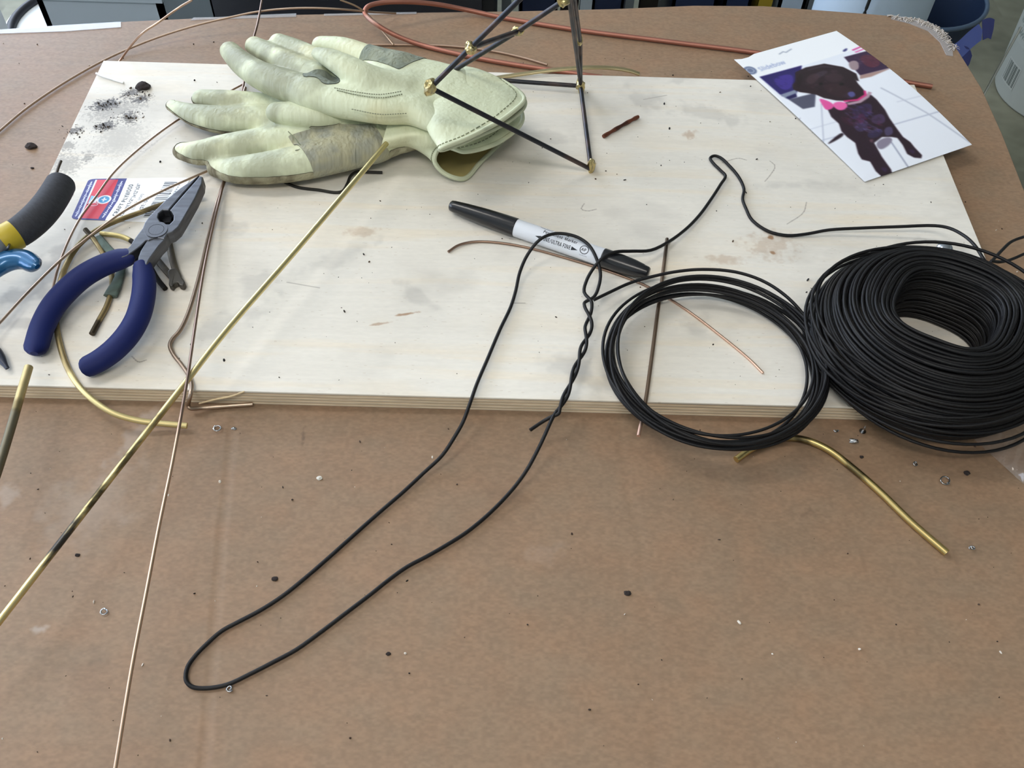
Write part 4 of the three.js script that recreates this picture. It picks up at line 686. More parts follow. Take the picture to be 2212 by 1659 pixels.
{
  // lower glove, back of the hand down, opening to the right
  const mid = low([...[[-.2361,.02,-.0893],[-.1898,.0215,-.0225],[-.0917,.0245,-.0344],[-.0625,.025,-.0545]]]);
  const pin = inPoly([[-.1462,-.0429],[-.1382,-.0331],[-.1262,-.0156],[-.1227,-.0106],[-.0911,-.0213],[-.062,-.0415],[-.0602,-.0451],[-.0757,-.0369],[-.081,-.0379],[-.0902,-.0523],[-.1225,-.0508]]);
  glove({
    label: 'lower work glove with suede palm, lying flat on the plywood', mn: [[-.2492,.02,-.1043][0] - 0.010, 0.0105, [-.1998,.02,-.1122][2] - 0.012], mx: [[-.0616,.02,-.061][0] + 0.012, 0.056, [-.1518,.012,-.0141][2] + 0.012],
    chains: [
      { p: [[-.236,.0215,-.0878],[-.227,.0225,-.0816],[-.214,.0235,-.0747],[-.1943,.0245,-.0696],[-.1709,.025,-.0706],[-.1461,.025,-.0697]], r: [0.0046, 0.0066, 0.0092, 0.0114, 0.0122, 0.0130], k: 0.72 },
      { p: [[-.2168,.0225,-.0953],[-.1988,.024,-.0914],[-.1786,.0245,-.088],[-.1512,.025,-.0818]], r: [0.0068, 0.0082, 0.0092, 0.0105], k: 0.85 },
      { p: [[-.2177,.0205,-.04],[-.205,.0225,-.0366],[-.1862,.024,-.0409],[-.1643,.0245,-.0466],[-.1402,.025,-.0519]], r: [0.0066, 0.0094, 0.0112, 0.0118, 0.0130], k: 0.75 },
      { p: [[-.1915,.0205,-.0241],[-.1779,.0225,-.0204],[-.1579,.024,-.0218],[-.135,.025,-.0272],[-.1134,.0255,-.0351],[-.0917,.0255,-.0442]], r: [0.0070, 0.0098, 0.0118, 0.0130, 0.0130, 0.0120], k: 0.80 },
      { p: [[-.1415,.024,-.0596],[-.1131,.0245,-.0588],[-.0879,.0255,-.0587],[-.0691,.027,-.0606]], r: [0.018, 0.021, 0.020, 0.017], k: 0.62, s: 0.008 },
      { p: [[-.1474,.0235,-.0768],[-.1086,.0245,-.0742],[-.0699,.027,-.0706]], r: [0.014, 0.017, 0.015], k: 0.7, s: 0.008 },
      { p: [[-.1549,.04,-.0587],[-.1449,.0402,-.0574],[-.1263,.04,-.0566],[-.1063,.0345,-.0634],[-.0792,.03,-.0702]], r: [0.0076, 0.0090, 0.0096, 0.0090, 0.0100], k: 0.85, s: 0.002 }],
    patches: [
      { name: 'suede_palm', label: 'grey tan suede palm panel', colour: suede(SUEDE, TANSUEDE, 1), field: (x, y, z) => Math.max(pin(x, z), y - 0.0385 + 0.0) },
      { name: 'suede_back', label: 'dirty brown suede back of the fingers', colour: suede(DARKS, TANSUEDE, 4), field: (x, y, z) => Math.max(y - mid(x, y, z) - 0.0028 - 0.0014 * (fbm(x * 60, z * 60, 2, 2) - 0.5), -Math.max(pin(x, z), y - 0.0385)) }],
    dirt: [...[[-.1571,-.0571],[-.1961,-.0718],[-.1757,-.0309],[-.1604,-.013],[-.2027,-.0297],[-.221,-.0707],[-.2116,-.0856]]].map((p, i) => [p[0], p[1], [0.010, 0.022, 0.020, 0.024, 0.016, 0.014, 0.02][i], [0.7, 0.7, 0.6, 0.65, 0.75, 0.75, 0.8][i]]),
    cuff: [
      [[-.081,.036,-.0681],[-.0805,.04,-.0528],[-.0814,.039,-.0428],[-.0829,.036,-.037],[-.0846,.03,-.0365],[-.0856,.024,-.0411],[-.0866,.017,-.0577],[-.0864,.0145,-.073],[-.0859,.014,-.0872],[-.0848,.017,-.0927]],
      [[-.0609,.04,-.0657],[-.0611,.0435,-.051],[-.0623,.0435,-.0422],[-.0644,.041,-.0367],[-.0674,.034,-.0379],[-.069,.026,-.0441],[-.0684,.018,-.0612],[-.0673,.0145,-.076],[-.0657,.014,-.0892],[-.0643,.018,-.0945]],
      [[-.0365,.038,-.0726],[-.0385,.041,-.0534],[-.0423,.042,-.0412],[-.0495,.041,-.0355],[-.0556,.034,-.0346],[-.0568,.026,-.038],[-.0529,.017,-.0474],[-.0447,.014,-.0664],[-.0394,.0135,-.0869],[-.0372,.018,-.0968]],
      [[.006,.03,-.0877],[.0087,.031,-.069],[-.0074,.033,-.0429],[-.0299,.034,-.0311],[-.0447,.034,-.0351],[-.0493,.026,-.0307],[-.0429,.018,-.0275],[-.03,.014,-.0272],[-.0189,.014,-.0448],[.0039,.014,-.0861]]],
    seams: [[[-.1458,.037,-.0444],[-.1389,.037,-.0356],[-.135,.036,-.0285],[-.1385,.037,-.0252]].map(([x, y, z]) => [x, y - 0.0012, z])],
  });
  // upper glove, palm up, thumb folded across
  const oval = inPoly(spline2([[-.1374,-.0751],[-.1331,-.081],[-.1231,-.0826],[-.115,-.0793],[-.1119,-.0672],[-.1172,-.0634],[-.1252,-.064],[-.1336,-.0676]], 4));
  const strap = inPoly([[-.1042,-.1037],[-.098,-.1172],[-.0935,-.1197],[-.0785,-.1163],[-.054,-.1112],[-.062,-.0958],[-.0746,-.0824]]);
  glove({
    label: 'upper pale leather work glove with folded thumb, resting on the other', mn: [[-.2046,.042,-.124][0] - 0.012, 0.031, [-.1667,.045,-.1385][2] - 0.014], mx: [[-.0285,.05,-.0727][0] + 0.012, 0.086, [-.0902,.048,-.0417][2] + 0.012],
    chains: [
      { p: [[-.1984,.042,-.1238],[-.1863,.044,-.1069],[-.1707,.046,-.0912],[-.1515,.048,-.0777],[-.1296,.049,-.0671]], r: [0.0072, 0.0088, 0.0100, 0.0112, 0.0118], k: 0.9 },
      { p: [[-.182,.043,-.1299],[-.168,.045,-.1168],[-.1488,.0475,-.0998],[-.1292,.049,-.0857]], r: [0.0068, 0.0082, 0.0094, 0.0102], k: 0.9 },
      { p: [[-.1654,.044,-.1332],[-.151,.0455,-.1225],[-.1322,.0475,-.106],[-.1145,.049,-.0934]], r: [0.0066, 0.0079, 0.0092, 0.0104], k: 0.9 },
      { p: [[-.1349,.044,-.1314],[-.1188,.046,-.1251],[-.0975,.048,-.1103],[-.0769,.05,-.0964]], r: [0.0068, 0.0084, 0.0100, 0.0120], k: 0.9 },
      { p: [[-.1281,.064,-.0909],[-.1203,.0645,-.0858],[-.1095,.063,-.0792],[-.0939,.0585,-.0716],[-.0726,.053,-.0683]], r: [0.0054, 0.0074, 0.0094, 0.0116, 0.0125], k: 0.72, s: 0.0025 },
      { p: [[-.1326,.049,-.0665],[-.1074,.0505,-.0575],[-.0819,.051,-.0516],[-.0637,.0508,-.0508],[-.0495,.05,-.0409]], r: [0.0112, 0.0118, 0.0116, 0.0108, 0.0080], k: 0.85, s: 0.006 },
      { p: [[-.1019,.048,-.0791],[-.0812,.05,-.0752],[-.0547,.0502,-.0721],[-.0298,.049,-.0669]], r: [0.0160, 0.0190, 0.0190, 0.0150], k: 0.45, s: 0.008 },
      { p: [[-.083,.049,-.0933],[-.0638,.0505,-.091],[-.0369,.05,-.0868]], r: [0.0140, 0.0150, 0.0120], k: 0.5, s: 0.008 }],
    patches: [
      { name: 'suede_patch', label: 'dark grey suede oval beneath the thumb', colour: suede(lin(0x70786b), lin(0x858c80), 2), field: (x, y, z) => Math.max(oval(x, z), 0.045 - y, y - 0.0602) },
      { name: 'suede_patch', label: 'grey suede strip along the rear of the palm', colour: suede(lin(0x7d8476), lin(0x969a86), 6), field: (x, y, z) => Math.max(strap(x, z), 0.040 - y) }],
    dirt: [...[[-.1877,-.1103],[-.1569,-.0845],[-.1765,-.1204],[-.1576,-.1237],[-.1399,-.0749],[-.127,-.0939]]].map((p, i) => [p[0], p[1], [0.026, 0.030, 0.016, 0.016, 0.026, 0.014][i], [0.9, 0.85, 0.7, 0.7, 0.6, 0.6][i]]),
    cuff: [
      [[-.0791,.051,-.0869],[-.0789,.052,-.0787],[-.0784,.0525,-.0677],[-.0784,.052,-.0604],[-.0789,.05,-.0571],[-.0787,.049,-.0575],[-.0788,.048,-.0649],[-.0791,.048,-.0741],[-.0796,.048,-.0834],[-.0794,.049,-.0887]],
      [[-.0547,.051,-.0961],[-.0549,.0535,-.0818],[-.0557,.054,-.0672],[-.0577,.053,-.056],[-.0594,.05,-.0531],[-.0594,.048,-.0549],[-.0584,.045,-.064],[-.0572,.044,-.0813],[-.0563,.044,-.0967],[-.0555,.047,-.1047]],
      [[-.0327,.053,-.098],[-.0341,.0555,-.0769],[-.0382,.0565,-.0555],[-.0465,.056,-.0302],[-.0514,.051,-.0291],[-.0511,.047,-.0319],[-.0472,.044,-.0471],[-.0393,.043,-.0748],[-.0352,.043,-.0938],[-.0331,.047,-.1053]],
      [[-.0142,.052,-.0913],[-.0084,.053,-.0745],[-.0184,.0545,-.0509],[-.0365,.055,-.0236],[-.0466,.051,-.02],[-.0464,.047,-.0223],[-.036,.044,-.038],[-.0184,.043,-.0666],[-.009,.043,-.0877],[-.0137,.047,-.0976]],
      [[-.0053,.051,-.0864],[.0093,.051,-.068],[-.0008,.0525,-.0466],[-.025,.054,-.0217],[-.0431,.052,-.0116],[-.0427,.047,-.0156],[-.0231,.0445,-.0313],[.0017,.043,-.0546],[.0101,.043,-.0731],[-.004,.047,-.0906]]],
    seams: [[[-.1137,.062,-.0565],[-.0989,.0622,-.0525],[-.0839,.062,-.051],[-.0695,.0615,-.0559]], [[-.1121,.0605,-.0562],[-.0974,.061,-.0508],[-.0823,.0612,-.0488],[-.0687,.061,-.0537]], [[-.1012,.057,-.0415],[-.0829,.057,-.0371],[-.0654,.057,-.0389]]],
  });
}

// ---------------------------------------------------------------- long-nose pliers with blue grips
{
  const pl = thing('long_nose_pliers', 'long nose pliers with blue dipped grips lying open over the sticker', 'pliers');
  const steelT = dataTex(256, 256, (u, v) => { const k = 0.8 + 0.3 * fbm(u * 12, v * 60, 2, 4) - 0.25 * sm(0.62, 0.8, fbm(u * 9, v * 9, 9, 4)); return [104 * k, 106 * k, 112 * k]; });
  steelT.repeat.set(8, 8);
  const st = mat(0xffffff, 0.42, 0.85, { map: steelT }), dk = mat(0x25262b, 0.5, 0.7), gripM = mat(0x14205a, 0.6, 0, { specularIntensity: 0.5 });
  const H = 0.0310, TH = 0.0085;
  // left lever: near jaw side on the left, runs through the pivot
  mesh('jaw', plate([[-.1969,-.0043],[-.1983,-.0025],[-.2016,.0025],[-.2061,.0085],[-.2126,.02],[-.2159,.0277],[-.2191,.0354],[-.2203,.0408],[-.2203,.0461],[-.2142,.0562],[-.21,.0529],[-.2076,.048],[-.2084,.0399],[-.2111,.0392],[-.2133,.036],[-.2136,.0322],[-.2118,.0292],[-.2084,.0291],[-.2032,.0136]], H, TH, 0.0007), st, pl);
  mesh('jaw', plate([[-.1942,-.0027],[-.1933,.0035],[-.1945,.0175],[-.1975,.0361],[-.1989,.0436],[-.2014,.0481],[-.2041,.0498],[-.2049,.0546],[-.2122,.0529],[-.2118,.0457],[-.2078,.0415],[-.205,.0414],[-.2035,.038],[-.2042,.0339],[-.2068,.0299],[-.2078,.0293],[-.2025,.014],[-.1962,-.0037]], H, TH, 0.0007), st, pl);
  mesh('shank', plate([[-.2203,.0452],[-.2216,.0497],[-.2229,.0546],[-.2238,.0605],[-.2257,.0649],[-.2284,.0681],[-.2263,.0707],[-.2237,.0693],[-.2203,.0647],[-.2177,.0609],[-.2154,.0559],[-.2118,.0545],[-.2093,.048],[-.2144,.0442]], H - 0.0002, TH - 0.0006, 0.0006), st, pl);
  mesh('shank', plate([[-.2049,.0546],[-.2069,.0591],[-.2086,.0654],[-.2101,.0716],[-.2103,.0769],[-.2127,.077],[-.2162,.0741],[-.2169,.0692],[-.2168,.0642],[-.2154,.0559],[-.212,.0481],[-.2069,.0495]], H - 0.0006, TH, 0.0006), st, pl);
  const c = [-.2115,.031,.0469];
  const pv = mesh('pivot_joint', new THREE.CylinderGeometry(0.0066, 0.0068, TH + 0.0006, 40).translate(c[0], H - TH / 2 + 0.0001, c[2]), st, pl);
  const tg = new THREE.TorusGeometry(0.0045, 0.00018, 6, 40).rotateX(Math.PI / 2).translate(c[0], H + 0.0003, c[2]); mesh('pivot_mark', tg, dk, pv);
  // wire cutter block seen between the jaws and a dark return spring
  mesh('cutter', plate([[-.2139,.0263],[-.2099,.0262],[-.2072,.0302],[-.2074,.0344],[-.2112,.035],[-.2142,.0322]], 0.0262, 0.004, 0.0003), dk, pl);
  mesh('spring', sweep([[-.2173,.025,.0529],[-.2196,.024,.0591],[-.2221,.024,.0635],[-.2239,.024,.0651]], 0.0026, { n: 16, radial: 8, k: 0.8 }), mat(0x1d2236, 0.5, 0.3), pl);
  mesh('grip', sweep([[-.2251,.0265,.0661],[-.2318,.0258,.0684],[-.2403,.025,.0733],[-.2481,.024,.0802],[-.2551,.0225,.0902],[-.2602,.021,.1018],[-.2624,.0195,.1157],[-.2618,.0185,.1303]], (t) => 0.0067 + 0.0006 * Math.sin(t * Math.PI) - 0.0008 * sm(0.1, 0, t), { n: 60, radial: 20, k: 0.86, cap: 'round', capLen: 0.7 }), gripM, pl);
  mesh('grip', sweep([[-.2146,.0262,.0731],[-.2107,.0255,.0851],[-.2086,.0245,.0987],[-.2088,.0232,.1118],[-.2117,.022,.123],[-.2171,.0205,.1324],[-.2236,.0192,.1392],[-.2291,.0185,.1431]], (t) => 0.0064 + 0.0006 * Math.sin(t * Math.PI) - 0.0009 * sm(0.1, 0, t), { n: 60, radial: 20, k: 0.86, cap: 'round', capLen: 0.7 }), gripM, pl);
}
// ---------------------------------------------------------------- hand tool cut off by the left edge
{
  const t = thing('hand_tool', 'hand tool with dark grey rubber grip, yellow band and blue lever at left edge', 'hand tool');
  const rub = dataTex(128, 128, (u, v) => { const n = fbm(u * 40, v * 40, 1, 3); const k = 0.9 + 0.3 * (n - 0.5); return [58 * k, 60 * k, 68 * k]; }); rub.repeat.set(1, 60);
  mesh('grip', sweep([[-.2746,.04,.0184],[-.2751,.04,.0269],[-.2765,.04,.0378],[-.2794,.04,.0485],[-.2834,.04,.0574],[-.2871,.0395,.0622]], (s) => 0.0088 + 0.0004 * Math.sin(s * 3), { n: 40, radial: 24, k: 0.95, cap: 'round', capLen: 0.55 }), mat(0xffffff, 0.75, 0, { map: rub }), t);
  mesh('band', sweep([[-.2875,.0395,.0626],[-.2902,.0395,.0658],[-.2935,.039,.0692]], 0.0089, { n: 8, radial: 24 }), mat(0xc2ab2c, 0.45), t);
  mesh('neck', sweep([[-.2935,.039,.0692],[-.2973,.039,.0755],[-.3056,.038,.0846],[-.3181,.036,.0956],[-.3245,.034,.1082]], 0.0079, { n: 20, radial: 20 }), mat(0x8b9098, 0.4, 0.5), t);
  mesh('lever', sweep([[-.2726,.036,.0828],[-.2775,.036,.08],[-.283,.036,.0795],[-.2892,.0355,.0814],[-.2954,.035,.0871],[-.3026,.034,.0974],[-.3123,.03,.1111]], (s) => 0.0056 + 0.0016 * Math.sin(Math.min(1, s * 1.6) * Math.PI * 0.5), { n: 40, radial: 20, k: 0.8, cap: 'round', capLen: 0.8 }), mat(0x1d5f90, 0.3, 0.35, { clearcoat: 0.5 }), t);
  mesh('hook', sweep([[-.2879,.041,.0772],[-.2856,.043,.0769],[-.2866,.042,.0736]], 0.0008, { n: 8, radial: 6 }), mat(0x6d6f74, 0.3, 0.9), t);
  mesh('wire_stub', sweep([[-.2801,.04,.0091],[-.2808,.04,.0021],[-.281,.04,-.0032]], 0.0009, { n: 8, radial: 7 }), mat(0x4a4138, 0.5, 0.6), t);
  top('tool_tip', sweep([[-.3023,.0175,.1179],[-.2876,.017,.1306],[-.2795,.0165,.138],[-.2744,.0155,.1436]], (s) => 0.0038 - 0.0026 * sm(0.4, 1, s), { n: 20, radial: 10, k: 0.6 }), mat(0x30343f, 0.4, 0.6), 'dark pointed tool tip poking in at the left edge of the board', 'tool');
}

// ---------------------------------------------------------------- dirt, offcuts and shavings
{
  const clodM = mat(0x2f2725, 0.95), clod = (p, r, s, label, m = clodM) => { const o = top('dirt_clod', lump(r, 1.2, 0.6, 0.9, s, 0.7, 2), m, label, 'dirt', 'dirt lumps'); o.position.set(p[0], p[1] + r * 0.32, p[2]); };
  clod([-.2666,.012,-.1203], 0.00354, 3, 'flat black lump of dirt on the rear left of the board');
  clod([-.3346,0,-.0645], 0.00272, 8, 'brown lump of dirt on cardboard left of the board');
  clod([-.3268,0,-.0424], 0.00082, 9, 'tiny crumb below the brown lump at far left');
  clod([.0644,0,.2618], 0.00116, 12, 'dark crumb on the bare cardboard, middle right foreground');
  clod([-.21,0,.2485], 0.00082, 15, 'dark crumb between the long brass rod and its shadow');
  clod([-.1099,0,.2587], 0.00109, 18, 'brown crumb on cardboard inside the foot-shaped wire loop');
  clod([-.0503,0,.2955], 0.00088, 21, 'dark crumb on cardboard in front of the wire loop');
  clod([.1985,0,.1776], 0.00082, 24, 'dark crumb between the bent brass rod and the big coil');
  clod([.2542,0,.1864], 0.00129, 27, 'dark crumb left of the clear plastic film');
  clod([-.0961,0,.2001], 0.00109, 30, 'white crumb on the cardboard left of the wire loop', mat(0xd9d6cc, 0.8));
  const grit = (name, label, n, sd, place, cols) => {
    reseed(sd);
    const g = new THREE.IcosahedronGeometry(1, 0), im = new THREE.InstancedMesh(g, mat(0xffffff, 0.9), n), o = new THREE.Object3D(), c = new THREE.Color(); im.name = name; shade(im);
    for (let i = 0; i < n; i++) { const [x, y, z] = place(), s = 0.00022 + 0.0006 * Math.pow(rnd(), 4); o.position.set(x, y + s * 0.4, z); o.rotation.set(rnd() * 3, rnd() * 6, rnd() * 3); o.scale.set(s * rr(0.8, 2), s * 0.6, s); o.updateMatrix(); im.setMatrixAt(i, o.matrix); im.setColorAt(i, c.set(cols[Math.floor(rnd() * cols.length)])); }
    scene.add(im); tag(im, label, 'grit', null, 'stuff');
  };
  const spots = [[-.2715,-.1117],[-.2882,-.1],[-.2678,-.085],[-.2842,-.0738],[-.3017,-.0679]];
  grit('board_grit', 'fine dark grit and filings sprinkled over the plywood', 420, 9, () => { if (rnd() < 0.42) { const s = spots[Math.floor(rnd() * spots.length)]; return [s[0] + rr(-1, 1) * rr(0, 0.014), BT, s[1] + rr(-1, 1) * rr(0, 0.009)]; } return [rr(-0.29, 0.295), BT, rr(-0.145, 0.148)]; }, [0x2a2624, 0x3a332c, 0x5b4a3a, 0x1c1b1c]);
  grit('bench_grit', 'fine dark and pale grit sprinkled over the cardboard', 300, 19, () => { let x, z; do { x = rr(-0.42, 0.34); z = rr(-0.2, 0.36); } while (Math.abs(x) < 0.31 && Math.abs(z) < 0.158); return [x, 0, z]; }, [0x2a2420, 0x3a2e26, 0xd8d0c4, 0x4a3a30]);
  // metal shavings and a small screw by the coil
  const sil = mat(0xb9bcc0, 0.25, 1);
  const curl = (p, r, sd, label) => { reseed(sd); const pts = []; for (let i = 0; i < 14; i++) { const a = i * 0.55 + sd; pts.push([p[0] + r * Math.cos(a) * (1 - i * 0.03), 0.0006 + 0.00012 * i, p[2] + r * Math.sin(a) * 0.8]); } top('metal_shaving', sweep(pts, 0.00025, { n: 40, radial: 5, w: 1.6 }), sil, label, 'shaving', 'metal shavings'); };
  curl([-.1563,0,.1703], 0.0024, 3, 'thin curled shaving in front of the bent bronze rod');
  curl([.2267,0,.1819], 0.0012, 5, 'tiny curled shaving right of the bent brass rod');
  curl([.2406,0,.1919], 0.0028, 7, 'larger curled shaving left of the dark crumb by the plastic');
  curl([.2437,0,.2324], 0.0013, 9, 'small pale shaving beyond the right end of the brass rod');
  curl([-.1883,0,.2784], 0.0017, 11, 'grey shaving between the brass rod and the long copper wire');
  curl([-.1211,0,.3141], 0.0014, 13, 'shiny shaving touching the toe of the foot-shaped wire loop');
  const flake = (p, r, s, label) => { const o = top('metal_flake', lump(r, 1.3, 0.7, 0.8, s, 0.9, 1), sil, label, 'metal bit', 'metal bits'); o.position.set(p[0], p[1] + r * 0.4, p[2]); };
  flake([.1961,0,.1673], 0.0016, 4, 'bright metal flake just behind the bent brass rod');
  flake([.1878,0,.1607], 0.0009, 6, 'tiny bright fleck left of the small screw'); flake([-.1472,0,.1697], 0.0009, 8, 'bright fleck right of the curled shaving near the board edge');
  const sc = thing('small_screw', 'small steel screw standing near the front of the big coil', 'screw'), q = [.2024,0,.1608]; sc.position.set(q[0], 0, q[2]);
  mesh('screw_head', new THREE.CylinderGeometry(0.0019, 0.0014, 0.0012, 14).translate(0, 0.0006, 0), sil, sc);
  const thr = new THREE.LatheGeometry([...Array(13)].map((_, i) => new THREE.Vector2((i % 2 ? 0.0008 : 0.00055) * (i > 10 ? 0.5 : 1), 0.0012 + i * 0.0004)).concat(new THREE.Vector2(0, 0.0068)), 10); mesh('screw_thread', thr, sil, sc);
  const bo = thing('machine_screw', 'shiny rounded screw head peeking out behind the big coil', 'screw'), b = [.2705,.03,.0399]; bo.position.set(b[0], BT, b[2]);
  mesh('screw_head', new THREE.SphereGeometry(0.0050, 20, 12, 0, Math.PI * 2, 0, Math.PI / 2).scale(1, 0.75, 1).translate(0, b[1] - BT - 0.003, 0), mat(0xc4c9d2, 0.15, 1), bo);
  mesh('screw_shaft', new THREE.CylinderGeometry(0.0022, 0.0022, b[1] - BT - 0.003, 14).translate(0, (b[1] - BT - 0.003) / 2, 0), sil, bo);
}
{ // clear plastic film at the right edge
  const A = V([.261,0,.1593]), B = V([.33,0,.1459]), C2 = V([.3078,0,.2422]), D = V([.2856,0,.1969]), n = 36, pos = [], idx = [], uv = [];
  for (let j = 0; j <= n; j++) for (let i = 0; i <= n; i++) {
    const u = i / n, v = j / n, p = A.clone().lerp(B, u).lerp(D.clone().lerp(C2, u), v), w = Math.abs(fbm(p.x * 70, p.z * 70, 5, 3) - 0.5) * 2, rise = sm(0, 0.25, u) * 0.012;
    pos.push(p.x, 0.0009 + rise * (0.25 + w) + 0.0025 * Math.abs(noise(p.x * 160 + p.z * 90, p.z * 40, 2) - 0.5) * sm(0, 0.1, u), p.z); uv.push(u, v);
  }
  for (let j = 0; j < n; j++) for (let i = 0; i < n; i++) { const a = j * (n + 1) + i; idx.push(a, a + n + 1, a + 1, a + 1, a + n + 1, a + n + 2); }
  const g = new THREE.BufferGeometry(); g.setAttribute('position', new THREE.Float32BufferAttribute(pos, 3)); g.setAttribute('uv', new THREE.Float32BufferAttribute(uv, 2)); g.setIndex(idx); g.computeVertexNormals();
  top('plastic_film', g, mat(0xffffff, 0.08, 0, { transmission: 0.92, thickness: 0, ior: 1.5 }), 'crumpled clear plastic film at the right edge in front of the board', 'plastic film');
}

// ---------------------------------------------------------------- things on the shop floor behind the bench
{
  const lathe = (pts, n = 48) => new THREE.LatheGeometry(pts.map(([r, y]) => new THREE.Vector2(r, y)), n);
  // open pail with wire bail, right
  const pail = (pos, s, label, m, withMark) => {
    const t = thing('plastic_pail', label, 'pail', 'pails'); t.position.set(pos[0], FLOOR, pos[2]);
    mesh('pail_body', lathe([[0, 0.004], [0.118, 0.004], [0.126, 0], [0.13, 0.006], [0.146, 0.30 * s], [0.152, 0.305 * s], [0.152, 0.33 * s], [0.148, 0.37 * s], [0.143, 0.37 * s], [0.127, 0.012], [0, 0.012]]), m, t);
    return t;
  };
  const c1 = [1.1593,-.75,-1.2536], pw = mat(0xb9c0bc, 0.4), p1 = pail(c1, 1, 'white plastic pail with barcode on the floor at right', pw);
  {
    const bar = canvasTex(128, 128, (c) => { c.fillStyle = '#c4cac6'; c.fillRect(0, 0, 128, 128); c.fillStyle = '#3f4a47'; let x = 8, s = 5; while (x < 118) { s = (s * 31 + 7) % 11; c.fillRect(x, 8, 2 + s % 6, 112); x += 5 + s; } });
    const ang = Math.atan2(0.25, -0.42), g = new THREE.CylinderGeometry(0.1345, 0.1325, 0.05, 12, 1, true, 0, 0.36); g.rotateY(-Math.PI / 2 - 0.05).translate(0, 0.06, 0); mesh('barcode', g, mat(0xffffff, 0.5, 0, { map: bar }), p1);
    const prt = canvasTex(256, 128, (c) => { c.fillStyle = '#b9c0bc'; c.fillRect(0, 0, 256, 128); c.strokeStyle = '#7f8b86'; c.lineWidth = 5; for (let i = 0; i < 5; i++) { c.beginPath(); c.moveTo(10, 20 + i * 22); for (let x = 10; x < 240; x += 8) c.lineTo(x, 20 + i * 22 + Math.sin(x * 0.3 + i) * 6); c.stroke(); } });
    const g2 = new THREE.CylinderGeometry(0.1437, 0.1385, 0.12, 16, 1, true, 0, 0.7); g2.rotateY(-Math.PI / 2 - 0.2).translate(0, 0.18, 0); mesh('printed_label', g2, mat(0xffffff, 0.5, 0, { map: prt }), p1);
    // bail hanging on the near side
    mesh('bail', sweep([[[.8746,-.4567,-1.02]][0], [[.8595,-.5108,-1]][0], [[.8451,-.5616,-.98]][0], [[.8383,-.5722,-.97]][0]].map((p) => [p[0] - c1[0], p[1] - FLOOR, p[2] - c1[2]]), 0.0022, { n: 16, radial: 6 }), mat(0xb9bdb4, 0.4, 0.3), p1);
  }
  const c2 = [[.4344,-.1824,-.6]][0], can = thing('white_canister', 'tall blue-white canister with a black cord behind the rear right rim', 'canister'); can.position.set(c2[0], FLOOR, -0.6);
  mesh('canister_body', lathe([[0, 0], [0.062, 0], [0.066, 0.006], [0.067, 0.62], [0.063, 0.625], [0.063, 0.60], [0, 0.60]]), mat(0xb4c6d8, 0.4), can);
  mesh('cord', sweep([[[.4022,-.12,-.53]][0], [[.4017,-.1344,-.53]][0], [[.4021,-.1536,-.532]][0], [[.4031,-.1652,-.534]][0], [[.4057,-.1926,-.536]][0]].map((p) => [p[0] - c2[0], p[1] - FLOOR, p[2] + 0.6]), 0.002, { n: 12, radial: 6 }), mat(0x17181a, 0.5), can);
  // navy bin with a pale rim
  const bin = thing('waste_bin', 'navy blue open bin with pale rim beyond the rear right corner', 'bin'); bin.position.set(0.648, FLOOR, -0.943);
  mesh('bin_body', lathe([[0, 0.004], [0.070, 0.004], [0.074, 0], [0.100, 0.39], [0.097, 0.39], [0.070, 0.01], [0, 0.01]]), mat(0x16263f, 0.5), bin);
  mesh('rim', new THREE.TorusGeometry(0.1, 0.0035, 8, 48).rotateX(Math.PI / 2).translate(0, 0.39, 0), mat(0x46596f, 0.4), bin);
  // painter's tape stuck under the bench edge
  {
    const tp = thing('masking_tape', 'loose strips of blue masking tape hanging off the right rim', 'tape'); const bm = mat(0x4d5fae, 0.5, 0, {}), bd = mat(0x2c3480, 0.55);
    const rib = (pts, w, th, m) => { const P = along(pts, 14), pos = [], idx = []; for (const s of [0, 1]) P.forEach((p, i) => { const T = P[Math.min(13, i + 1)].clone().sub(P[Math.max(0, i - 1)]).normalize(), S = new THREE.Vector3(0.35, 0.55, 0.7).cross(T).normalize(); for (const q of [-1, 1]) pos.push(p.x + S.x * w * q, p.y + S.y * w * q - s * th, p.z + S.z * w * q); }); const n = P.length; for (const o of [0, n * 2]) for (let i = 0; i < n - 1; i++) { const a = o + i * 2; idx.push(a, a + 1, a + 2, a + 1, a + 3, a + 2); } for (let i = 0; i < n - 1; i++) for (const q of [0, 1]) { const a = i * 2 + q; idx.push(a, a + 2, a + 2 * n, a + 2, a + 2 + 2 * n, a + 2 * n); } const g = new THREE.BufferGeometry(); g.setAttribute('position', new THREE.Float32BufferAttribute(pos, 3)); g.setAttribute('uv', new THREE.Float32BufferAttribute(new Float32Array(pos.length / 3 * 2), 2)); g.setIndex(idx); g.computeVertexNormals(); return mesh('tape_strip', g, m, tp); };
    rib([[.3562,-.006,-.2193],[.3689,-.008,-.2322],[.3854,-.01,-.2523],[.4007,-.012,-.2694]], 0.0068, 0.0004, bm); rib([[.4007,-.012,-.2694],[.411,-.016,-.2799],[.4198,-.022,-.2872]], 0.008, 0.0004, bd); rib([[.3664,-.01,-.2312],[.3793,-.016,-.2384],[.3906,-.03,-.2467]], 0.006, 0.0004, bd);
  }
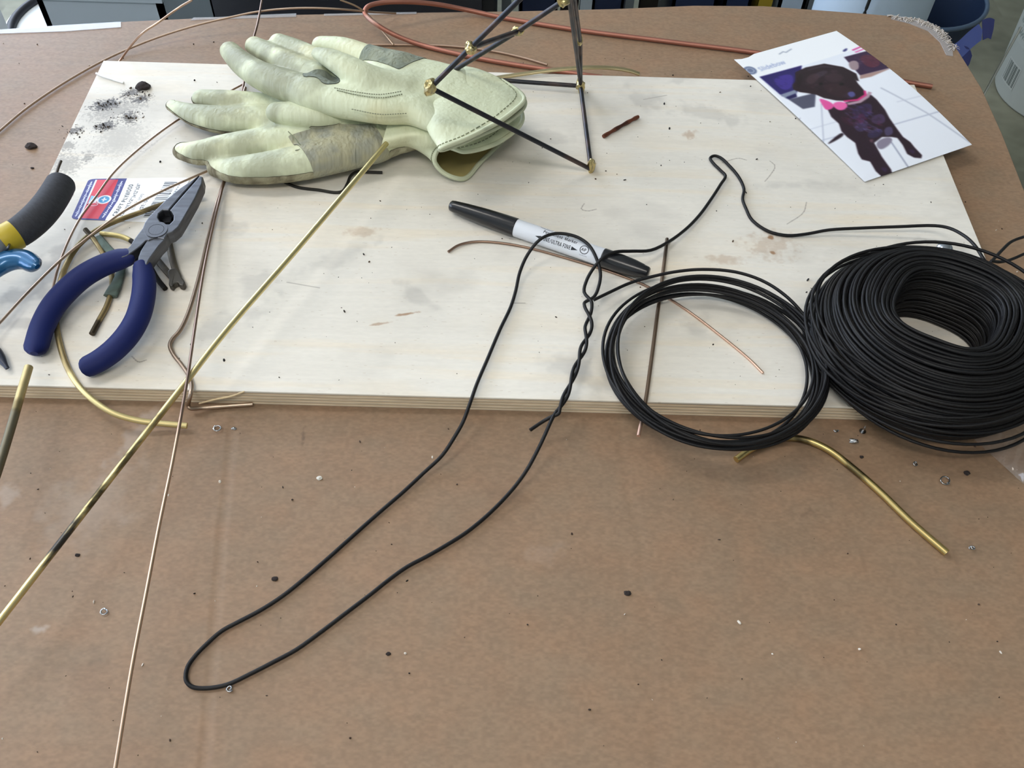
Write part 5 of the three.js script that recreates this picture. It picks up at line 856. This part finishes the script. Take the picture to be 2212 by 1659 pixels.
  // crates and boxes: [left px, right px, depth, height, name, colour, label, category]
  const crate = (x0, x1, z, dep, h, name, m, label, cat, grp) => {
    const t = thing(name, label, cat, grp); t.position.set((x0 + x1) / 2, FLOOR, z - dep / 2); const w = x1 - x0, k = 0.006;
    const half = w / 2, hd = dep / 2;
    mesh('body', mergeGeometries([box(-half, half, 0, k, -hd, hd), box(-half, -half + k, 0, h, -hd, hd), box(half - k, half, 0, h, -hd, hd), box(-half, half, 0, h, hd - k, hd), box(-half, half, 0, h, -hd, -hd + k)]), m, t);
    mesh('rim', mergeGeometries([box(-half - 0.002, half + 0.002, h - 0.03, h, hd, hd + 0.002), box(-half - 0.002, -half, h - 0.03, h, -hd, hd), box(half, half + 0.002, h - 0.03, h, -hd, hd), box(-half - 0.002, half + 0.002, h - 0.03, h, -hd - 0.002, -hd)]), m, t);
    return t;
  };
  const X = (p) => p[0];
  const navy = mat(0x16264a, 0.45), grey = mat(0xb9c6d4, 0.5), dark = mat(0x1b1a20, 0.55), post = mat(0x6f767e, 0.4, 0.5);
  crate(X([[-.4834,-.1115,-.42]][0]), X([[-.357,-.1074,-.42]][0]), -0.42, 0.15, 0.68, 'storage_box', grey, 'grey plastic storage box behind the rear left rim', 'box');
  crate(X([[.0129,-.55,-1.2]][0]), X([[.086,-.5476,-1.2]][0]), -1.2, 0.28, 0.5, 'parts_bin', navy, 'dark blue parts bin behind the steel frame tip', 'bin', 'blue parts bins');
  crate(X([[.1502,-.5455,-1.2]][0]), X([[.2117,-.5434,-1.2]][0]), -1.2, 0.28, 0.5, 'parts_bin', navy, 'dark blue parts bin right of the pale upright', 'bin', 'blue parts bins');
  crate(X([[.3029,-.5404,-1.2]][0]), X([[.387,-.5377,-1.2]][0]), -1.2, 0.28, 0.5, 'parts_bin', navy, 'dark blue parts bin right of the dark brown rack board', 'bin', 'blue parts bins');
  crate(X([[.3993,-.5373,-1.2]][0]), X([[.4517,-.5356,-1.2]][0]), -1.2, 0.28, 0.5, 'parts_bin', navy, 'dark blue parts bin next to the yellow box', 'bin', 'blue parts bins');
  crate(X([[.4653,-.5332,-1.2]][0]), X([[.4915,-.5324,-1.2]][0]), -1.2, 0.2, 0.52, 'yellow_box', mat(0xa08a28, 0.5), 'narrow yellow box beside the blue bins at the rear', 'box');
  crate(X([[.5037,-.532,-1.2]][0]), X([[.5543,-.5303,-1.2]][0]), -1.2, 0.22, 0.54, 'white_tub', mat(0xb9cbe0, 0.4), 'pale blue-white tub right of the yellow box', 'tub');
  const pan = crate(X([[.56,-.532,-1.2]][0]), X([[.6071,-.5305,-1.2]][0]), -1.2, 0.14, 0.54, 'steel_case', mat(0x7c858e, 0.45, 0.3), 'grey steel case with two bolts beyond the rear rim', 'case');
  for (const [u, v] of [[0.002, 0.30], [0.018, 0.305]]) mesh('bolt', new THREE.CylinderGeometry(0.004, 0.004, 0.006, 10).rotateX(Math.PI / 2).translate(u, v, 0.075), dark, pan);
  // rack uprights between the bins
  for (const [u, w, l, m] of [[1094, 0.018, 'thin grey rack upright left of the blue bins', post], [1265, 0.022, 'pale rack upright behind the steel frame tip', mat(0xb4c0cc, 0.4)], [1358, 0.016, 'thin grey rack upright between the blue bins', post], [1395, 0.035, 'dark brown rack board among the blue bins', mat(0x2b2620, 0.7)], [1230, 0.035, 'dark rack panel beside the pale upright', dark]]) {
    const p = { 1094: [[-.0116,-.539,-1.18]], 1265: [[.1371,-.5341,-1.18]], 1358: [[.2178,-.5314,-1.18]], 1395: [[.2728,-.6004,-1.3]], 1230: [[.1145,-.6056,-1.3]] }[u][0];
    const o = top('rack_upright', mergeGeometries([box(-w / 2, w / 2, 0, 0.95, -0.012, 0.012), box(-w / 2 - 0.006, w / 2 + 0.006, 0, 0.006, -0.02, 0.02)]), m, l, 'upright', 'rack uprights'); o.position.set(p[0], FLOOR, p[2]);
  }
  { // black chest with ledges
    const x0 = X([[-.5578,-.4508,-1]][0]), x1 = X([[-.0321,-.4335,-1]][0]), t = thing('tool_chest', 'long black tool chest behind the bench', 'tool chest'); t.position.set((x0 + x1) / 2, FLOOR, -1.2);
    const w = (x1 - x0) / 2; mesh('body', box(-w, w, 0, 0.7, -0.18, 0.18), dark, t);
    for (const [y, h] of [[0.06, 0.18], [0.26, 0.11], [0.385, 0.11], [0.51, 0.15]]) { const d = mesh('drawer', box(-w + 0.02, w - 0.02, y, y + h, 0.18, 0.192), mat(0x232229, 0.4), t); mesh('handle', box(-w * 0.7, w * 0.7, y + h - 0.02, y + h - 0.01, 0.192, 0.204), mat(0x3a3940, 0.4, 0.4), d); }
  }
  { // white drum with black ring and a stack of printed sheets at the far left
    const d = thing('white_drum', 'white drum lid with a black ring at the far rear left', 'drum'); d.position.set(-0.583, FLOOR, -0.696);
    mesh('drum_body', lathe([[0, 0], [0.098, 0], [0.102, 0.01], [0.108, 0.44], [0.104, 0.45], [0, 0.45]]), mat(0xe9f0f4, 0.4), d);
    mesh('ring', new THREE.TorusGeometry(0.093, 0.006, 10, 60).rotateX(Math.PI / 2).translate(0, 0.452, 0), mat(0x24252c, 0.5), d);
    const pt = canvasTex(256, 256, (k) => { k.fillStyle = '#f8f6f2'; k.fillRect(0, 0, 256, 256); k.fillStyle = '#a08878'; for (let j = 0; j < 3; j++) { k.fillRect(120, 30 + j * 80, 126, 7); for (let i = 0; i < 10; i++) k.fillRect(122 + i * 12, 37 + j * 80, 6, 5); } k.fillStyle = '#b0a79a'; for (let i = 0; i < 8; i++) k.fillRect(110, 52 + i * 26, 60 + (i * 37) % 70, 4); });
    const cart = thing('printed_carton', 'white printed carton at the extreme rear left', 'carton'); cart.position.set(-0.700, FLOOR, -0.5);
    mesh('carton_body', box(-0.08, 0.08, 0, 0.57, -0.08, 0.08), mat(0xe9e7e0, 0.6), cart); mesh('printed_face', box(-0.079, 0.079, 0.5702, 0.571, -0.079, 0.079), mat(0xffffff, 0.6, 0, { map: pt }), cart);
  }
}

renderer.render(scene, camera);
